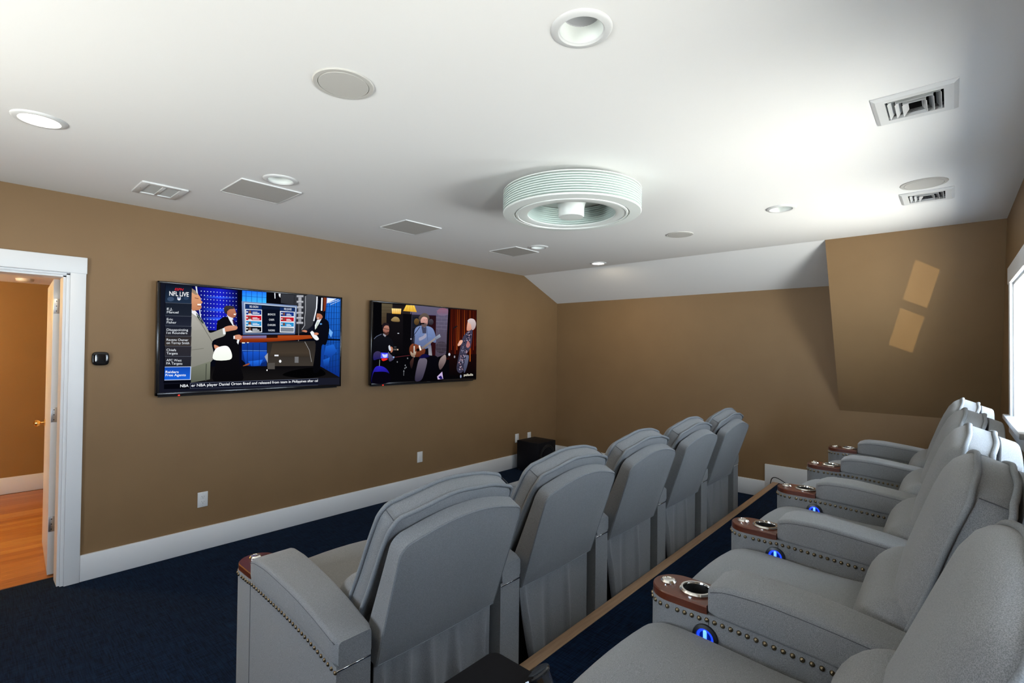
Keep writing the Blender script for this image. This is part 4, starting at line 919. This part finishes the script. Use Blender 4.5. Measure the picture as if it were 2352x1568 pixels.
# bladeless ceiling fan
c = thing('ceiling_fan', 'round white bladeless ceiling fan of stacked discs around a hub', 'fan', (2.487, 1.745, H))
FR = .420
MB().lathe([(.16, .002), (.16, -.030), (.20, -.033), (FR - .012, -.033), (FR, -.035), (FR, -.040), (.27, -.041), (.12, -.043)], 72).build('top_plate', 'fan_white', c)
dsk = MB().lathe([(FR, .0026), (FR, -.0026), (FR - .014, -.0036), (.275, -.0030), (.268, .0), (.275, .0030), (FR - .014, .0036)], 72, closed=True).mesh('disc', 'fan_blade')
for i in range(8): link('disc', dsk, c, (0, 0, -.0525 - .0132 * i))
MB().lathe([(.275, -.156), (FR - .004, -.156), (FR, -.158), (FR, -.163), (FR - .004, -.167), (.352, -.170), (.350, -.165), (.342, -.165), (.340, -.171), (.330, -.172), (.328, -.168), (.275, -.168), (.268, -.165), (.268, -.159)], 72, closed=True).build('bottom_ring', 'fan_white', c)
MB().lathe([(.27, -.042), (.16, -.050), (.105, -.070), (.085, -.100), (.079, -.130), (.078, -.176), (.074, -.181), (0, -.182)], 48).build('hub', 'fan_white', c)

# ------------------------------------------------------------------ wall items
def outlet(x, z, lb, duplex, nm='power_outlet', cat='outlet'):
    c = thing(nm, lb, cat, (x, D, z), 'wall plates')
    bbox(-.035, .035, -.006, .001, -.0575, .0575, .002).build('plate', 'plastic_white', c)
    if duplex:
        for dz in (.0195, -.0195):
            r = bbox(-.0165, .0165, -.0075, -.004, dz - .0145, dz + .0145, .0015).build('receptacle', 'plastic_white', c)
            MB().box(-.0075, -.0055, -.0078, -.007, dz + .001, dz + .009).box(.0055, .0075, -.0078, -.007, dz + .001, dz + .008).box(-.002, .002, -.0078, -.007, dz - .009, dz - .005).build('slots', 'black_hole', r, 0)
    else:
        bbox(-.0165, .0165, -.0078, -.004, -.033, .033, .0012).build('insert', 'plastic_white', c)
    for dz in (.048, -.048): MB().lathe([(0, .0068), (.0028, .0066), (.003, .005)], 8).map(lambda x_, y_, z_: (x_, -z_, y_ + dz)).build('screw', 'steel_dull', c)
outlet(1.270, .388, 'white duplex power outlet under the sports television', True)
outlet(3.367, .388, 'plain white wall plate under the concert television', False, 'wall_plate', 'wall plate')
outlet(4.982, .386, 'white wall plate just beside the black subwoofer', False, 'wall_plate', 'wall plate')
outlet(5.238, .378, 'white wall plate partly hidden behind the top of the black subwoofer', False, 'wall_plate', 'wall plate')
th_ = thing('thermostat', 'small black glossy rounded thermostat beside the door casing', 'thermostat', (.633, D, 1.488))
def superq(hw, hh, y0, y1):
    rings = []
    for y_, sc in ((y0, .86), (y0 - .003, 1.0), (y1 + .009, 1.0), (y1 + .004, .965), (y1 + .0012, .88), (y1 + .0003, .6), (y1, .2)):
        rings.append([(math.copysign(abs(math.cos(t)) ** .5, math.cos(t)) * hw * sc, y_, math.copysign(abs(math.sin(t)) ** .5, math.sin(t)) * hh * sc) for t in [2 * math.pi * i / 40 for i in range(40)]])
    return MB().loft(rings)
superq(.046, .046, .0, -.026).build('glass_face', 'black_gloss', th_, 60)

# subwoofer in the corner
sw = thing('subwoofer', 'black box subwoofer on the carpet in the far corner', 'speaker', (5.055, 4.07, 0))
bbox(-.183, .183, -.178, .178, .018, .388, .006).build('cabinet', 'black_satin', sw)
for fx in (-.15, .15):
    for fy in (-.145, .145): MB().lathe([(.02, .0), (.022, .02)], 14, (fx, fy, 0), cap=True).build('foot', 'black_plastic', sw)
drv = MB().lathe([(.150, .0), (.150, .010), (.138, .013), (.132, .006), (.122, .010), (.112, .004), (.05, -.03), (.045, -.022), (0, -.012)], 40).map(lambda x, y_, z: (x, -.178 - z, .203 + y_)); drv.build('driver', 'black_plastic', sw)

# cord at the end of the riser
cp = [(5.76, 1.45, .06), (5.79, 1.448, .15), (5.80, 1.442, .205), (5.80, 1.425, .236), (5.79, 1.39, .245), (5.76, 1.34, .236), (5.72, 1.29, .222), (5.66, 1.22, .205), (5.58, 1.12, .190), (5.45, 1.05, .186)]
cv = [Vector(p) for p in cp]; pth = []
for i in range(len(cv) - 1):
    p0, p1, p2, p3 = cv[max(i-1, 0)], cv[i], cv[i+1], cv[min(i+2, len(cv)-1)]
    for j in range(5):
        t = j / 5; pth.append(.5 * (2*p1 + (p2-p0)*t + (2*p0-5*p1+4*p2-p3)*t*t + (3*p1-p0-3*p2+p3)*t**3))
tag(MB().tube(pth, .0042, seg=8).build('cable', 'black_satin'), 'thin black cord looping over the end of the wood strip at the far wall', 'cable')

# tray held in the cup holder of the nearest raised recliner, clear sleeve at its corner
tr = thing('tray_table', 'black tray table with rounded corners at the bottom edge of the photo', 'tray', (.60, .60, .930))
def plate(x0, x1, y0, y1, z0, z1, r):
    ring = []
    for cx, cy, a in ((x1 - r, y0 + r, -90), (x1 - r, y1 - r, 0), (x0 + r, y1 - r, 90), (x0 + r, y0 + r, 180)):
        for i in range(7): t = math.radians(a + 15 * i); ring.append((cx + r * math.cos(t), cy + r * math.sin(t)))
    return MB().loft([[(x * 1, y_, z0) for x, y_ in ring], [(x, y_, z1 - .002) for x, y_ in ring], [(x * .995, y_ * .995, z1) for x, y_ in ring]])
plate(-.20, .172, -.17, .132, .0, .012, .022).build('tray_top', 'tray_black', tr)
MB().lathe([(.012, -.08), (.012, .001)], 14, (.155, -.01, 0), cap=True).build('post', 'black_plastic', tr)
cpn = bpy.data.objects.new('cup_sleeve', None); COL.objects.link(cpn); cpn.parent = tr; cpn.location = (.758 - .60, .611 - .60, .020)
v_ = Vector((.79, .641, -.659)).normalized(); u_ = (up - v_ * up.dot(v_)).normalized(); r_ = v_.cross(u_)
ax_ = (-(r_ * .48) + u_ * .86 - v_ * .22).normalized()
cpn.rotation_euler = ax_.to_track_quat('Z', 'Y').to_euler()
MB().lathe([(.028, -.032), (.0325, 0), (.0315, 0), (.027, -.031)], 32, closed=True).build('body', 'clear_plastic', cpn)
MB().lathe([(0, -.002), (.0335, -.004), (.035, 0), (.0335, .003), (.028, .001), (0, .0)], 32).build('rim', 'black_gloss', cpn)
